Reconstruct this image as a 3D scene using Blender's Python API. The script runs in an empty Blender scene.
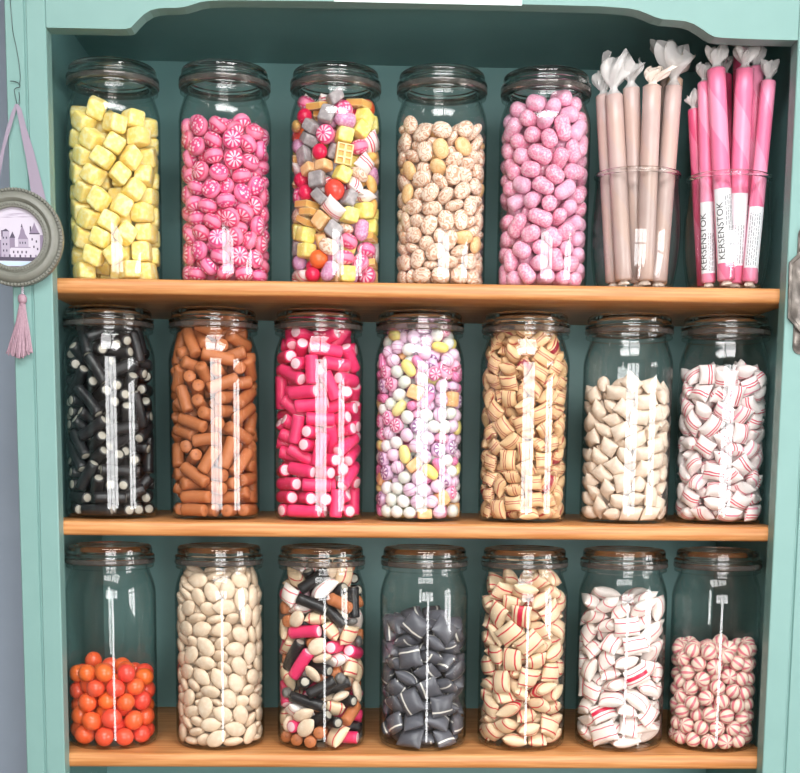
import bpy, bmesh, math, random
import numpy as np
from mathutils import Vector, Matrix, Quaternion, Euler
PI = math.pi
U = 0.001256                      # one reference unit in metres (a jar is 90 units across)
sc = bpy.context.scene
C = sc.collection
# ---------- sweets: every shape in px units (1 px of the reference = U metres) ----------
def _grid(rings, closed_ends=True):
    """rings: list of lists of points (same length) -> verts, faces"""
    V=[];F=[];n=len(rings[0])
    for r in rings: V+=r
    for i in range(len(rings)-1):
        for j in range(n):
            a=i*n+j;b=i*n+(j+1)%n
            F.append((a,b,b+n,a+n))
    if closed_ends:
        c=len(V);V.append(tuple(np.mean(rings[0],axis=0)))
        for j in range(n): F.append((c,(j+1)%n,j))
        c=len(V);V.append(tuple(np.mean(rings[-1],axis=0)));o=(len(rings)-1)*n
        for j in range(n): F.append((c,o+j,o+(j+1)%n))
    return V,F
def ellipsoid(a,b,c,p=2.0,nu=20,nv=12,point=0.0):
    """superellipsoid of full sizes a,b,c; point>0 draws the +x end out to a tip"""
    R=[]
    sp=lambda x,e: math.copysign(abs(x)**e,x)
    e=2.0/p
    for i in range(nv+1):
        t=math.pi*i/nv;ct,st=math.cos(t),math.sin(t)
        if i in(0,nv): st=1e-3
        ring=[]
        for j in range(nu):
            u=2*math.pi*j/nu
            x=a/2*sp(st,e)*sp(math.cos(u),e);y=b/2*sp(st,e)*sp(math.sin(u),e);z=c/2*sp(ct,e)
            if point and x>0:
                k=x/(a/2);y*=1-point*k*k;z*=1-.5*point*k*k
            ring.append((x,y,z))
        R.append(ring)
    V,F=_grid(R)
    return V,[f[::-1] for f in F]
def capsule(L,d,d2=None,n=16,wave=0.0,seed=0):
    d2=d2 or d;rnd=random.Random(seed);R=[]
    prof=[]
    for k in range(6):
        t=math.pi/2*k/6;prof.append((-L/2+d/2*(1-math.cos(t))*0.9,math.sin(t)))
    prof[0]=(-L/2,.02)
    for k in range(1,6): prof.append((-L/2+d/2+(L-d)*k/6,1))
    for k in range(6):
        t=math.pi/2*(6-k)/6;prof.append((L/2-d/2*(1-math.cos(t))*0.9,math.sin(t)))
    prof.append((L/2,.02))
    for x,s in prof:
        w=1+(x/L)*(d2/d-1)*2
        off=wave*math.sin(x/L*math.pi*1.3)
        R.append([(x,s*d/2*w*math.cos(u)+off,s*d/2*w*math.sin(u)) for u in [2*math.pi*j/n for j in range(n)]])
    V,F=_grid(R);return V,[f[::-1] for f in F]
def rod(L,d,bev=.8,bend=0.0,n=16,seed=0,rough=0.0):
    """extruded stick along x with flat cut ends"""
    rnd=random.Random(seed);R=[];prof=[(-L/2,d/2-bev),(-L/2+bev,d/2)]
    for k in range(1,8): prof.append((-L/2+L*k/8,d/2))
    prof+=[(L/2-bev,d/2),(L/2,d/2-bev)]
    for i,(x,r) in enumerate(prof):
        off=bend*(1-(2*x/L)**2);ring=[]
        for j in range(n):
            u=2*math.pi*j/n;q=r*(1+rough*rnd.uniform(-1,1))
            ring.append((x,q*math.cos(u)+off,q*math.sin(u)))
        R.append(ring)
    V,F=_grid(R);return V,[f[::-1] for f in F]
def cube(a,b,c,r=2.6,seed=0,jit=.5):
    """rounded box with slightly uneven faces"""
    rnd=random.Random(seed);V,F=ellipsoid(a,b,c,p=6.0,nu=28,nv=16)
    k=[rnd.uniform(-1,1) for _ in range(6)]
    V=[(x+jit*(k[0]*y+k[1]*z)/a*1.2,y+jit*(k[2]*x+k[3]*z)/a*1.2,z+jit*(k[4]*x+k[5]*y)/a*1.2) for x,y,z in V]
    return V,F
def pillow(a,b,c,flare=.12,twist=0.0,n=24,m=12,seed=0,skew=0.0):
    """cut rock pillow: cut and pinched flat at both x ends, round across y"""
    R=[]
    for i in range(m+1):
        s=-1+2*i/m;x=a/2*math.sin(s*math.pi/2)if abs(s)<1 else a/2*s
        q=abs(x)/(a/2)
        t=c/2*max(0.07,(1-q**2.2)**.62);w=b/2*(1-flare+flare*2*q**2.5)
        tw=twist*s
        ring=[]
        for j in range(n):
            u=2*math.pi*j/n;cy=math.copysign(abs(math.cos(u))**.85,math.cos(u))*w;cz=math.copysign(abs(math.sin(u))**.85,math.sin(u))*t
            y=cy*math.cos(tw)-cz*math.sin(tw);z=cy*math.sin(tw)+cz*math.cos(tw)
            ring.append((x+skew*y,y,z))
        R.append(ring)
    V,F=_grid(R);return V,[f[::-1] for f in F]
def waffle(a,b,c):
    """flat waffle sweet with a 3x2 grid of sunk squares on both faces"""
    xs=[-.5,-.45,-.20,-.13,.13,.20,.45,.5] if False else [-.5,-.43,-.19,-.12,.12,.19,.43,.5]
    ys=[-.5,-.40,-.06,.06,.40,.5]
    V=[];F=[];idx={}
    for s in(1,-1):
        for i,x in enumerate(xs):
            for j,y in enumerate(ys):
                e=(i in(0,7))or(j in(0,5));idx[s,i,j]=len(V)
                V.append((x*a*(.97 if e else 1),y*b*(.97 if e else 1),s*c/2*(.8 if e else 1)))
        for i in range(7):
            for j in range(5):
                q=[idx[s,i,j],idx[s,i+1,j],idx[s,i+1,j+1],idx[s,i,j+1]]
                if i in(1,3,5) and j in(1,3):
                    cx=sum(V[k][0] for k in q)/4;cy=sum(V[k][1] for k in q)/4;m=[]
                    for k in q:
                        m.append(len(V));V.append((cx+(V[k][0]-cx)*.8,cy+(V[k][1]-cy)*.8,s*c/2*.55))
                    fs=[[q[t],q[(t+1)%4],m[(t+1)%4],m[t]] for t in range(4)]+[m]
                else: fs=[q]
                F+=[tuple(f if s>0 else f[::-1]) for f in fs]
    ring=[(i,0) for i in range(8)]+[(7,j) for j in range(1,6)]+[(i,5) for i in range(6,-1,-1)]+[(0,j) for j in range(4,0,-1)]
    for k in range(len(ring)):
        p,q=ring[k],ring[(k+1)%len(ring)]
        F.append((idx[1,*p][0] if False else idx[(1,)+p],idx[(-1,)+p],idx[(-1,)+q],idx[(1,)+q]))
    return V,F
# kind -> (shape variants)
KINDS={
 'lemon_cube':   [lambda s=s:cube(18.6,17.6,16.8,seed=s,jit=1.3) for s in range(3)],
 'raspberry_ball':[lambda:ellipsoid(18.2,18.2,13.6,2.25)],
 'berry_dot_ball':[lambda:ellipsoid(18.2,18.2,13.6,2.25)],
 'caramel_lozenge':[lambda:ellipsoid(19.5,15.2,9.6,2.2)],
 'pink_bean':    [lambda:capsule(25,15,13.5,wave=.8),lambda:capsule(22,14.5,12.5,wave=-1.2),lambda:capsule(20,15.5)],
 'licorice_tube':[lambda:rod(36,11.6,.9,bend=1.2),lambda:rod(31,11.6,.9,bend=-.6)],
 'cinnamon_stick':[lambda:rod(32,12.4,1.3,bend=.5,rough=.03,seed=1),lambda:rod(27,12.4,1.3,bend=-.5,rough=.03,seed=2)],
 'pink_stick':   [lambda:rod(33,12.8,.9,bend=.6,seed=1),lambda:rod(28,12.8,.9,bend=-.5,seed=2)],
 'white_mint_ball':[lambda:ellipsoid(14,13.2,12)],
 'lilac_striped_ball':[lambda:ellipsoid(14,14,12.5)],
 'yellow_drop':  [lambda:ellipsoid(19,11.5,10,2.3)],
 'flower_slice': [lambda:ellipsoid(13.4,13.4,9.5,3.0)],
 'lilac_flower_slice':[lambda:ellipsoid(14.4,14.4,10,3.0)],
 'ridged_pink_pastille':[lambda:capsule(19,9.5)],
 'toffee_pillow':[lambda:pillow(19.5,16.5,12,flare=.06,twist=.06),lambda:pillow(18,15.5,12.5,flare=.1,twist=-.1)],
 'cream_pillow': [lambda:pillow(20.5,15.5,12,flare=.1,twist=.12),lambda:pillow(18,15,12.5,flare=.02,twist=-.1)],
 'mint_pillow':  [lambda:pillow(21.5,17,13,flare=.1,twist=.1),lambda:pillow(19.5,16,13.5,flare=.05,twist=-.15)],
 'orange_ball':  [lambda:ellipsoid(21,19.4,18.6),lambda:ellipsoid(19,18,17.4)],
 'sugared_almond':[lambda:ellipsoid(23.5,16,8.2,2.1,point=.55),lambda:ellipsoid(21,15.5,8.6,2.1,point=.35)],
 'licorice_pillow':[lambda:pillow(25,21,13.5,flare=.02,twist=.15),lambda:pillow(23,19,13,flare=-.06,twist=-.2)],
 'cream_red_pillow':[lambda:pillow(25,20.5,13.5,flare=.05,twist=.2),lambda:pillow(22.5,19,14,flare=.0,twist=-.25)],
 'white_red_pillow':[lambda:pillow(28.5,20.5,13.5,flare=.06,twist=.15),lambda:pillow(25,19,13.5,flare=.05,twist=-.2)],
 'striped_ball': [lambda:ellipsoid(16,16,15)],
 # mixed jars
 'waffle_sweet': [lambda:waffle(20,16.5,7)],
 'red_ball':     [lambda:ellipsoid(15.5,15,14.5)],
 'small_lemon_cube':[lambda s=s:cube(15.5,15,14,seed=s,jit=1.2) for s in range(2)],
 'grey_sugar_cube':[lambda s=s:cube(16,15,11,seed=s+5,jit=1.4) for s in range(2)],
 'orange_wedge': [lambda:ellipsoid(19,11.5,9,2.4,point=.5)],
 'peach_cube':   [lambda:cube(15,14,10,seed=11,jit=1.2)],
 'lilac_bean':   [lambda:capsule(21,14,12,wave=.8)],
 'licorice_drop':[lambda:ellipsoid(11,10.5,7,2.6)],
 'cream_ball':   [lambda:ellipsoid(17,17,15)],
}
# jar -> (row, fill height px, [(kind, weight)...])
JARS=[
 (0,164,[('lemon_cube',1)]),
 (0,158,[('raspberry_ball',.55),('berry_dot_ball',.45)]),
 (0,176,[('small_lemon_cube',.22),('waffle_sweet',.12),('orange_ball',.06),('red_ball',.08),('mint_pillow',.14),('raspberry_ball',.07),('berry_dot_ball',.07),('lilac_bean',.07),('grey_sugar_cube',.13),('orange_wedge',.08),('peach_cube',.07),('caramel_lozenge',.06)]),
 (0,154,[('caramel_lozenge',1)]),
 (0,180,[('pink_bean',1)]),
 (1,190,[('licorice_tube',1)]),
 (1,192,[('cinnamon_stick',1)]),
 (1,194,[('pink_stick',1)]),
 (1,190,[('white_mint_ball',.26),('lilac_striped_ball',.24),('yellow_drop',.10),('flower_slice',.15),('lilac_flower_slice',.12),('ridged_pink_pastille',.11),('peach_cube',.02)]),
 (1,192,[('toffee_pillow',1)]),
 (1,130,[('cream_pillow',1)]),
 (1,147,[('mint_pillow',1)]),
 (2,84,[('orange_ball',1)]),
 (2,180,[('sugared_almond',1)]),
 (2,190,[('licorice_tube',.15),('pink_stick',.16),('cinnamon_stick',.10),('sugared_almond',.17),('cream_red_pillow',.13),('white_red_pillow',.15),('licorice_drop',.10),('cream_ball',.04)]),
 (2,137,[('licorice_pillow',1)]),
 (2,180,[('cream_red_pillow',1)]),
 (2,160,[('white_red_pillow',1)]),
 (2,110,[('striped_ball',1)]),
]

PILES = [
 [1,252,-93,99,-34,-95,15,0,141,215,96,-179,5,-16,2,86,74,92,178,-4,72,2,57,-84,96,86,-3,-104,2,146,-222,97,-5,178,-58,2,244,60,92,-2,3,-174,0,-4,269,99,-128,95,-38,2,-218,-152,92,-1,3,130,1,227,-134,250,-62,85,25,0,207,183,230,91,-5,133,0,-157,210,94,0,-1,123,1,40,-254,215,148,-9,82,1,272,17,235,-2,-3,-88,1,-266,47,92,0,0,-104,1,125,-238,370,-36,-8,-63,2,258,-94,396,85,2,74,2,-128,-226,207,-16,-22,178,2,254,71,372,-91,10,118,1,-64,73,96,88,3,81,2,-69,-253,334,-28,7,-94,0,237,-142,544,91,-3,-121,2,-12,272,466,-5,134,0,2,-262,-42,232,38,1,6,2,-228,-154,352,-82,127,-47,2,-87,-66,177,3,-56,79,1,-261,75,344,3,145,79,1,-269,-31,447,5,145,103,0,0,-267,459,-119,0,-90,2,272,21,527,-50,97,48,2,-162,-217,481,-1,61,149,
  2,263,-39,677,-1,-175,68,1,-94,103,436,29,-60,69,1,-247,-113,564,81,-31,120,0,97,-251,577,-22,117,3,1,235,144,659,90,-3,-57,0,66,-93,236,-178,0,85,2,-73,-261,620,-13,-52,-9,1,185,-202,705,94,127,44,0,104,-68,379,51,-94,125,2,-192,-191,686,11,-127,122,2,-60,-100,360,179,-10,-14,1,75,-100,525,-92,-1,-171,0,96,65,522,2,-4,31,2,-78,-68,495,171,-4,82,1,-274,2,691,-84,-31,-96,1,247,-96,829,84,-11,-92,0,89,-249,814,143,6,-71,0,262,60,807,10,180,11,1,-261,86,825,-82,61,-104,2,-115,-238,807,29,1,65,1,55,-98,665,1,-2,-23,2,-245,-124,833,87,57,120,1,-37,-268,926,4,-150,-9,0,237,139,950,-95,106,-63,2,-96,-65,637,-19,-93,-93,1,-196,-188,955,0,28,-46,2,170,-210,940,1,-55,36,0,110,239,957,-76,7,57,1,55,-262,1033,30,-4,97,0,78,-76,803,2,173,-95,
  0,-271,-6,966,-98,-27,95,2,-243,-89,1098,40,54,125,1,-123,-241,1068,-13,-146,-20,0,266,-45,981,9,-120,74,2,-87,81,773,113,74,21,2,-267,54,1146,-16,-57,-90,0,-191,-184,1206,-143,-3,46,1,221,-160,1107,-3,-1,52,1,2,93,942,95,75,0,0,-251,-41,1271,3,-128,92,0,58,-250,1184,9,-8,135,2,253,71,1090,66,-3,-160,2,77,95,804,110,-105,21,2,100,-35,1093,-12,60,-54,0,-88,-68,783,3,0,-91,2,-64,-86,927,52,-98,49,0,99,-64,942,82,-7,-63,2,254,9,1217,-13,-14,137,1,-85,-215,1301,-22,153,93,2,175,-135,1242,3,-174,43,0,-66,-99,1070,-2,2,153,1,-70,228,1290,-49,-22,-84,0,71,84,1198,-108,25,71,1,-101,-36,1214,83,13,-166],
 [8,256,-98,80,1,-175,58,8,32,273,80,176,-5,85,4,-285,-48,97,-90,-7,119,8,25,-273,90,-39,0,88,4,-117,265,97,-43,100,61,4,-206,-178,80,-5,5,-29,4,163,-218,82,14,-173,63,4,261,111,95,-11,-57,32,8,44,-12,99,-59,119,-39,4,83,128,79,-4,0,-85,4,-69,128,80,-5,-5,-27,4,-94,-25,82,-164,2,-51,4,-16,-143,98,77,168,-7,4,165,9,100,-97,-45,82,4,-221,57,97,-90,-7,-16,4,275,-16,170,21,27,82,4,175,233,98,-105,85,-49,4,-214,172,97,127,99,21,4,-106,-253,127,129,1,-105,4,-149,-119,171,-39,6,-12,8,123,-129,155,-34,-32,-19,4,243,-159,207,-72,38,-111,8,164,109,185,37,-34,-147,8,-182,-228,254,-89,-28,137,4,-147,4,213,-9,-154,84,8,-19,-273,206,-16,7,-93,8,265,61,269,-12,-167,59,4,-274,-103,234,-94,30,-70,4,130,-258,215,-88,-18,10,8,-241,129,216,-172,-11,61,
  8,-13,-64,204,180,-15,-12,8,10,-17,313,39,-6,-167,4,78,-140,277,17,-7,60,8,106,98,302,30,-176,38,4,-272,16,293,112,27,-9,4,-73,-162,288,-26,11,-59,4,-36,-284,336,-108,-14,11,4,229,155,371,22,127,118,4,-261,-108,376,-162,51,42,4,281,-79,328,87,-56,-104,4,-165,-222,388,-33,1,-44,8,-18,-150,385,35,-8,110,8,200,-188,340,-115,-13,-49,8,-273,6,436,55,-11,-179,4,99,-256,359,106,-12,-48,4,272,29,401,26,-42,-112,8,-134,-31,336,27,-21,-11,4,128,73,432,22,-156,-65,8,-75,-263,468,25,8,79,4,260,-131,463,95,-34,66,4,112,-147,436,6,165,-50,4,256,97,491,50,-176,25,8,-147,-84,437,-15,-14,123,4,-201,-186,503,179,-10,46,8,147,-53,509,-49,11,-23,8,5,-38,471,8,-40,86,4,-270,-46,557,41,-2,21,4,64,-271,499,28,-122,35,4,-4,-162,523,-47,49,40,4,167,-215,546,-38,-23,-67,
  8,256,96,614,173,-6,13,4,-114,-69,550,-10,-165,13,4,-223,-159,614,28,2,-148,8,31,-273,623,6,8,-179,8,274,-29,557,97,-5,-21,8,-112,-249,585,8,5,59,4,234,-138,612,63,133,-30,4,-284,-69,696,-95,-28,-74,8,156,-241,687,-58,131,72,8,-65,-143,646,33,22,103,8,165,-44,662,107,71,32,4,291,-14,703,92,56,-83,8,-82,-274,708,-137,-60,20,8,-167,-29,660,-23,157,-36,4,77,-138,638,-93,2,143,4,-202,-185,733,10,-167,-60,8,247,-143,761,-55,-48,19,8,25,-204,739,70,46,-52,4,265,66,822,-30,164,9,4,-245,-114,827,-28,-1,22,4,-165,-241,846,85,34,-39,8,-21,-279,832,-152,-39,63,8,148,-231,819,3,-13,35,4,112,-101,768,6,-20,23,4,44,-151,864,172,-32,-36,4,222,-67,853,6,-145,81,4,-292,9,875,95,61,91,4,91,-278,929,82,-121,23,4,-96,-132,811,164,-12,92,4,210,-182,931,9,-138,-63,
  8,-158,9,885,0,1,-27,4,-58,-266,954,-17,0,51,8,100,-16,892,-107,-6,59,4,-259,-108,959,-79,-6,-105,4,83,-280,1076,16,94,-62,8,-32,-72,928,29,149,50,4,77,-167,990,-31,-11,14,8,260,89,1024,29,-9,-165,8,-270,37,1008,-171,10,33,8,-130,-137,979,68,44,-49,8,273,15,932,5,169,-90,4,-62,-255,1073,-25,-8,-111,4,152,-32,1005,12,18,-16,4,-120,3,995,-179,-10,-12,8,-274,-101,1104,94,-5,115,4,195,-193,1064,46,-5,132,4,-8,-114,1059,-19,32,83,4,-265,121,1121,-95,37,-119,4,275,-81,1041,102,-81,86,8,-196,-214,1034,1,-106,-127,8,158,-54,1118,36,-6,40,8,-170,-238,1177,101,109,-26,4,287,18,1155,100,80,80,4,92,-182,1159,-53,-8,34,4,-113,74,1193,-3,-14,134,8,-133,-116,1123,137,53,74,8,243,-132,1166,-32,15,-121,8,-291,6,1215,-88,-71,81,4,-27,-273,1181,-174,37,10,8,35,18,1221,54,80,-84,
  4,-200,-73,1230,-84,11,-129,8,-4,-118,1195,137,-48,33,4,135,-90,1244,33,-14,-132,8,187,205,1246,-38,28,135],
 [101,138,240,85,86,3,-124,100,-244,117,91,149,85,9,96,-168,-233,83,-9,-20,151,4,254,-105,97,107,-116,-34,104,223,150,69,-5,3,-137,105,-167,215,69,-2,-6,132,64,-230,-122,78,-1,-15,-153,100,101,-266,87,-119,94,-10,116,-38,-289,104,-47,115,10,112,287,7,90,19,-78,-111,104,-23,261,69,174,-2,-23,65,-291,-3,87,-71,-2,95,8,63,128,91,4,28,4,108,-84,-173,71,96,-4,143,116,121,-110,81,-56,-4,94,108,32,11,61,0,5,175,112,22,-174,85,-39,-92,-114,96,171,22,86,147,107,-2,4,199,-189,186,54,-37,-11,12,-138,30,64,4,0,6,108,-52,-84,61,4,-1,-171,108,-70,144,61,-180,5,16,96,-164,-135,158,19,-2,174,4,81,-263,213,176,1,-81,65,290,10,287,49,-99,77,112,-186,-4,137,11,-7,7,105,-283,100,215,64,76,46,116,-286,-51,193,56,7,100,92,252,-56,189,-15,-2,-11,101,-50,-12,150,-1,-176,13,
  4,248,-118,295,176,16,37,101,67,-131,205,108,114,17,101,-174,-28,240,36,77,47,69,-121,-251,199,-98,-31,31,64,-55,0,266,-2,-41,-150,100,109,-117,322,-95,22,7,105,169,21,300,1,-60,65,4,42,75,296,53,167,-34,8,-58,-132,239,-73,-51,90,92,245,-93,386,168,1,-20,101,-218,-181,271,-177,3,44,116,-145,-76,355,-49,-173,-43,116,209,-204,431,-6,93,146,8,111,-251,338,-7,29,-2,104,-297,-13,317,-86,-21,85,116,126,-86,464,52,151,-4,64,-272,111,546,62,-4,-117,12,-43,-304,288,-96,-153,-1,4,-25,-11,384,23,-7,3,116,-6,-169,358,150,9,-80,105,-4,-299,412,-93,38,3,112,-100,-219,339,-53,-119,63,112,-108,-284,488,92,132,-18,100,-225,-165,394,96,4,33,100,-284,-50,436,-85,-69,-84,12,77,-197,435,164,-2,-42,100,277,-64,469,178,11,79,92,-67,-180,469,151,-39,-20,101,117,-259,532,0,9,23,92,-206,-143,497,-24,-3,-132,
  101,281,18,566,3,29,97,8,-155,7,471,-62,64,-10,12,-297,-56,559,65,21,-77,64,-7,-290,575,46,-139,5,12,57,-172,542,-81,-146,30,100,228,-170,583,73,-103,64,92,-178,-191,555,5,4,46,104,-25,-160,624,-3,55,152,108,297,-86,615,54,100,55,92,-216,-160,619,-5,5,-52,104,285,-7,714,14,129,-88,104,-263,143,659,90,10,67,8,-279,-50,704,96,12,104,105,110,-258,658,63,-2,-68,104,-274,126,791,58,96,40,104,-114,-261,663,-2,-133,-14,65,130,-109,625,160,-15,44,68,1,-277,715,-128,62,-21,64,-116,-34,584,27,-3,-141,69,-112,-121,688,-158,9,-32,64,221,-152,698,13,-13,55,104,181,47,799,-144,-45,23,12,-146,-9,678,-111,-16,-142,4,62,-137,734,-150,9,29,64,154,-225,761,34,-150,-74,96,-226,-177,711,86,-114,-63,108,284,-126,793,-87,-51,-120,105,-135,-267,793,-88,7,160,92,158,-60,811,-38,-22,124,92,-245,14,823,-59,-162,-19,
  96,-260,-121,816,-135,-15,-19,100,60,-272,835,-113,10,-65,65,-70,-181,780,-38,152,35,12,187,-207,847,167,30,4,64,-246,-50,901,26,-7,168,112,-194,-205,878,-22,-2,43,104,-238,-185,978,-97,72,-54,65,232,-180,931,-60,28,55,64,-129,-77,799,-23,170,27,92,-261,80,955,3,17,-106,105,-6,-164,891,-35,55,-171,112,-82,-260,898,5,-3,-131,104,271,124,881,77,53,115,101,-266,97,1050,0,-18,66,101,125,-128,953,109,2,38,116,287,-52,867,137,-35,-85,92,73,-298,979,41,100,-33,8,185,-205,1052,9,13,-134,92,-260,-36,991,-14,2,-173,68,15,-55,1003,-29,1,122,92,-17,68,978,71,-32,-143,96,-114,-264,999,-12,-124,121,108,256,-98,988,21,161,-12,116,-284,-65,1072,55,25,-88,104,13,-221,1011,118,10,22,12,-150,-148,983,-90,-48,-34,4,-70,-275,1126,-94,40,-20,100,156,16,1021,60,28,-53,112,299,49,1004,94,-12,-82,116,-147,26,1071,77,70,-8,
  101,-99,-86,1078,69,48,22,64,277,-98,1102,53,-44,-104,101,76,-274,1119,-2,9,14,65,292,35,1127,-103,-12,-98,68,-268,57,1170,171,5,-77,105,-197,-191,1104,17,-33,110,8,-39,-30,1179,-15,-32,-76,69,-207,-72,1172,-1,-65,-180,8,3,-155,1122,-8,-61,159,100,191,-38,1152,-80,29,42,105,-175,-219,1193,-36,-3,-123,100,196,-190,1183,30,178,-58,104,254,114,1211,-11,15,107,104,-255,128,1293,74,-16,-112,116,82,-277,1234,-32,-8,-165,101,276,-13,1258,77,-2,-7,108,-303,-68,1229,86,8,-76,104,-59,-288,1271,-57,111,27,101,93,-110,1214,101,-43,25,116,-60,-166,1234,12,16,117,8,64,-189,1327,-77,150,4,101,228,-141,1284,-6,-27,-129,96,-235,-153,1283,128,7,104,92,-81,-84,1293,-24,-4,-10,105,-231,-8,1296,-162,18,-62,96,151,-48,1310,-100,4,-151,92,-127,-137,1367,-11,-4,135,69,238,-7,1384,74,-16,-110,65,-220,104,1417,83,24,64,4,-226,-34,1407,-170,18,22,
  104,0,-227,1414,33,7,-73,112,-129,45,1326,-35,-138,60,8,36,-56,1375,-39,-2,138,92,182,-122,1391,179,7,-34,65,-72,-8,1421,-99,-9,64],
 [12,-109,-156,84,108,-5,-106,12,14,-94,64,7,-177,43,12,113,285,85,103,-6,156,12,-193,-21,64,-179,3,55,12,-152,242,70,-159,-9,23,12,-152,-269,86,-94,6,153,12,143,-273,86,86,-6,-154,12,247,185,102,-76,-100,-67,12,244,-169,95,-48,50,-119,12,-56,-18,83,-56,17,37,12,-281,73,74,32,11,72,12,-213,-164,85,-72,9,51,12,-27,308,102,81,115,-5,12,-296,-83,85,84,-6,109,12,-5,-297,87,90,9,21,12,300,71,114,77,-104,-64,12,-186,-246,213,84,121,-44,12,271,-58,64,2,177,40,12,150,172,84,-72,5,136,12,-99,104,64,3,-1,-91,12,191,40,64,-3,-2,29,12,6,213,66,2,-11,4,12,-302,6,192,-16,-107,24,12,-13,-214,85,-84,-6,18,12,-43,45,150,3,24,127,12,133,-145,64,3,178,68,12,47,92,64,178,3,5,12,230,-202,207,-103,-29,59,12,300,-58,170,105,31,82,12,121,-181,143,1,13,147,
  12,-191,-65,146,165,18,-8,12,-82,-226,172,-172,3,-85,12,201,-73,141,-138,-38,-85,12,-197,21,208,11,-179,-56,12,52,-285,187,149,-2,11,12,-2,-119,148,9,23,-163,12,-279,-132,200,87,-23,119,12,133,-150,222,-163,0,-94,12,16,-205,232,-4,16,98,12,275,41,236,52,-41,0,12,271,-147,341,94,-41,64,12,-54,-304,261,93,150,-10,12,133,-4,192,-168,5,-72,12,247,147,325,-20,-164,-69,12,-166,-132,222,-4,-179,-51,12,-276,-56,292,-27,-154,59,12,249,-62,254,-11,-28,8,12,-301,62,356,-84,-22,77,12,296,-89,531,92,44,78,12,195,-107,328,108,-30,70,12,-210,-168,302,-172,12,27,12,139,-247,281,0,29,-131,12,-216,-220,398,-90,12,-44,12,80,-82,301,-5,-21,176,12,62,-288,354,7,65,132,12,288,3,343,-147,4,-107,12,168,-222,385,136,-5,-9,12,-113,-251,324,144,35,62,12,-79,-44,363,-158,-3,-43,12,28,-307,499,-71,-107,-15,
  12,-275,-81,387,-27,-159,81,12,-147,-147,362,17,-14,146,12,109,-98,381,176,8,77,12,147,-269,510,128,88,53,12,-308,4,471,94,-6,-89,12,19,-181,327,39,7,-10,12,278,-30,425,173,-17,55,12,-217,-219,610,85,6,135,12,-5,-253,397,103,-27,42,12,306,44,540,40,-86,-28,12,-101,-292,463,-84,119,-14,12,-180,-67,428,-20,14,2,12,91,-163,461,161,8,-94,12,-182,-210,494,175,35,50,12,229,-144,438,-150,-16,-27,12,-62,-154,417,179,11,4,12,-78,-282,585,40,16,163,12,206,-171,510,-37,177,-45,12,-41,-209,495,158,5,-18,12,-275,-130,510,-2,102,-163,12,-164,-122,523,-45,18,-10,12,295,92,679,-87,62,105,12,-295,92,586,-83,-83,72,12,77,-190,542,178,2,27,12,-96,-293,705,80,132,-21,12,191,-112,591,14,170,21,12,-272,-17,575,-51,-176,24,12,220,-214,626,67,101,17,12,-128,-42,570,-7,-15,162,12,92,-272,615,13,17,-162,
  12,-308,-14,690,-91,-9,-87,12,-113,-185,621,-16,19,116,12,297,-29,755,-1,65,175,12,-232,-95,621,-164,-2,-5,12,-33,-160,581,-43,11,112,12,277,-16,628,-50,25,152,12,-267,-156,718,-85,61,122,12,22,-282,682,-7,132,-53,12,80,-298,840,-92,-100,11,12,246,-111,676,18,175,-7,12,-187,-67,704,-9,177,1,12,62,-135,623,-43,-12,-74,12,-161,-192,699,-23,30,76,12,262,-163,780,91,-12,-122,12,156,-265,730,77,36,-157,12,-305,39,837,-64,-72,-124,12,112,-83,676,-72,20,-58,12,174,-11,693,56,33,139,12,156,-267,1057,-92,34,28,12,-41,-185,697,-150,32,74,12,161,-145,754,-12,-12,-121,12,302,14,898,-88,106,72,12,-167,-136,780,-12,-150,21,12,61,-182,721,-29,8,-42,12,218,55,778,-46,168,20,12,-278,-74,800,-9,-52,-137,12,-20,-277,789,-164,38,51,12,283,-122,895,93,13,63,12,-254,-172,891,107,54,-43,12,62,-63,792,1,-138,-95,
  12,-282,-124,1115,-100,76,-76,12,157,-231,853,103,10,-13,12,-188,-13,790,31,-149,-7,12,-53,-136,787,-28,-5,-105,12,163,-125,839,10,-7,-15,12,-159,-259,813,-112,4,150,12,38,-186,815,-30,7,-71,12,-117,-72,856,-3,-6,53,12,304,-52,1018,94,61,-97,12,-306,-43,999,-95,-5,-80,12,-37,-280,896,-23,36,55,12,-158,-261,1152,-112,-33,-23,12,179,-194,936,38,156,-52,12,-139,-275,1012,-85,-106,-27,12,-250,-43,894,23,11,22,12,85,-268,953,-20,-31,-41,12,193,-67,910,-30,20,33,12,-140,-208,880,14,124,-104,12,-26,-176,916,6,32,155,12,-148,-116,928,0,172,-13,12,-20,-307,1029,72,-108,16,12,-274,84,955,-19,149,97,12,224,-160,1003,33,-171,6,12,-228,-175,994,34,-170,-66,12,72,-87,978,27,-8,44,12,-57,-184,994,-21,-7,63,12,69,-215,1011,-32,19,41,12,-211,-1,983,9,26,-87,12,261,-114,1100,3,49,-173,12,-307,13,1116,99,44,100,
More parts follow.
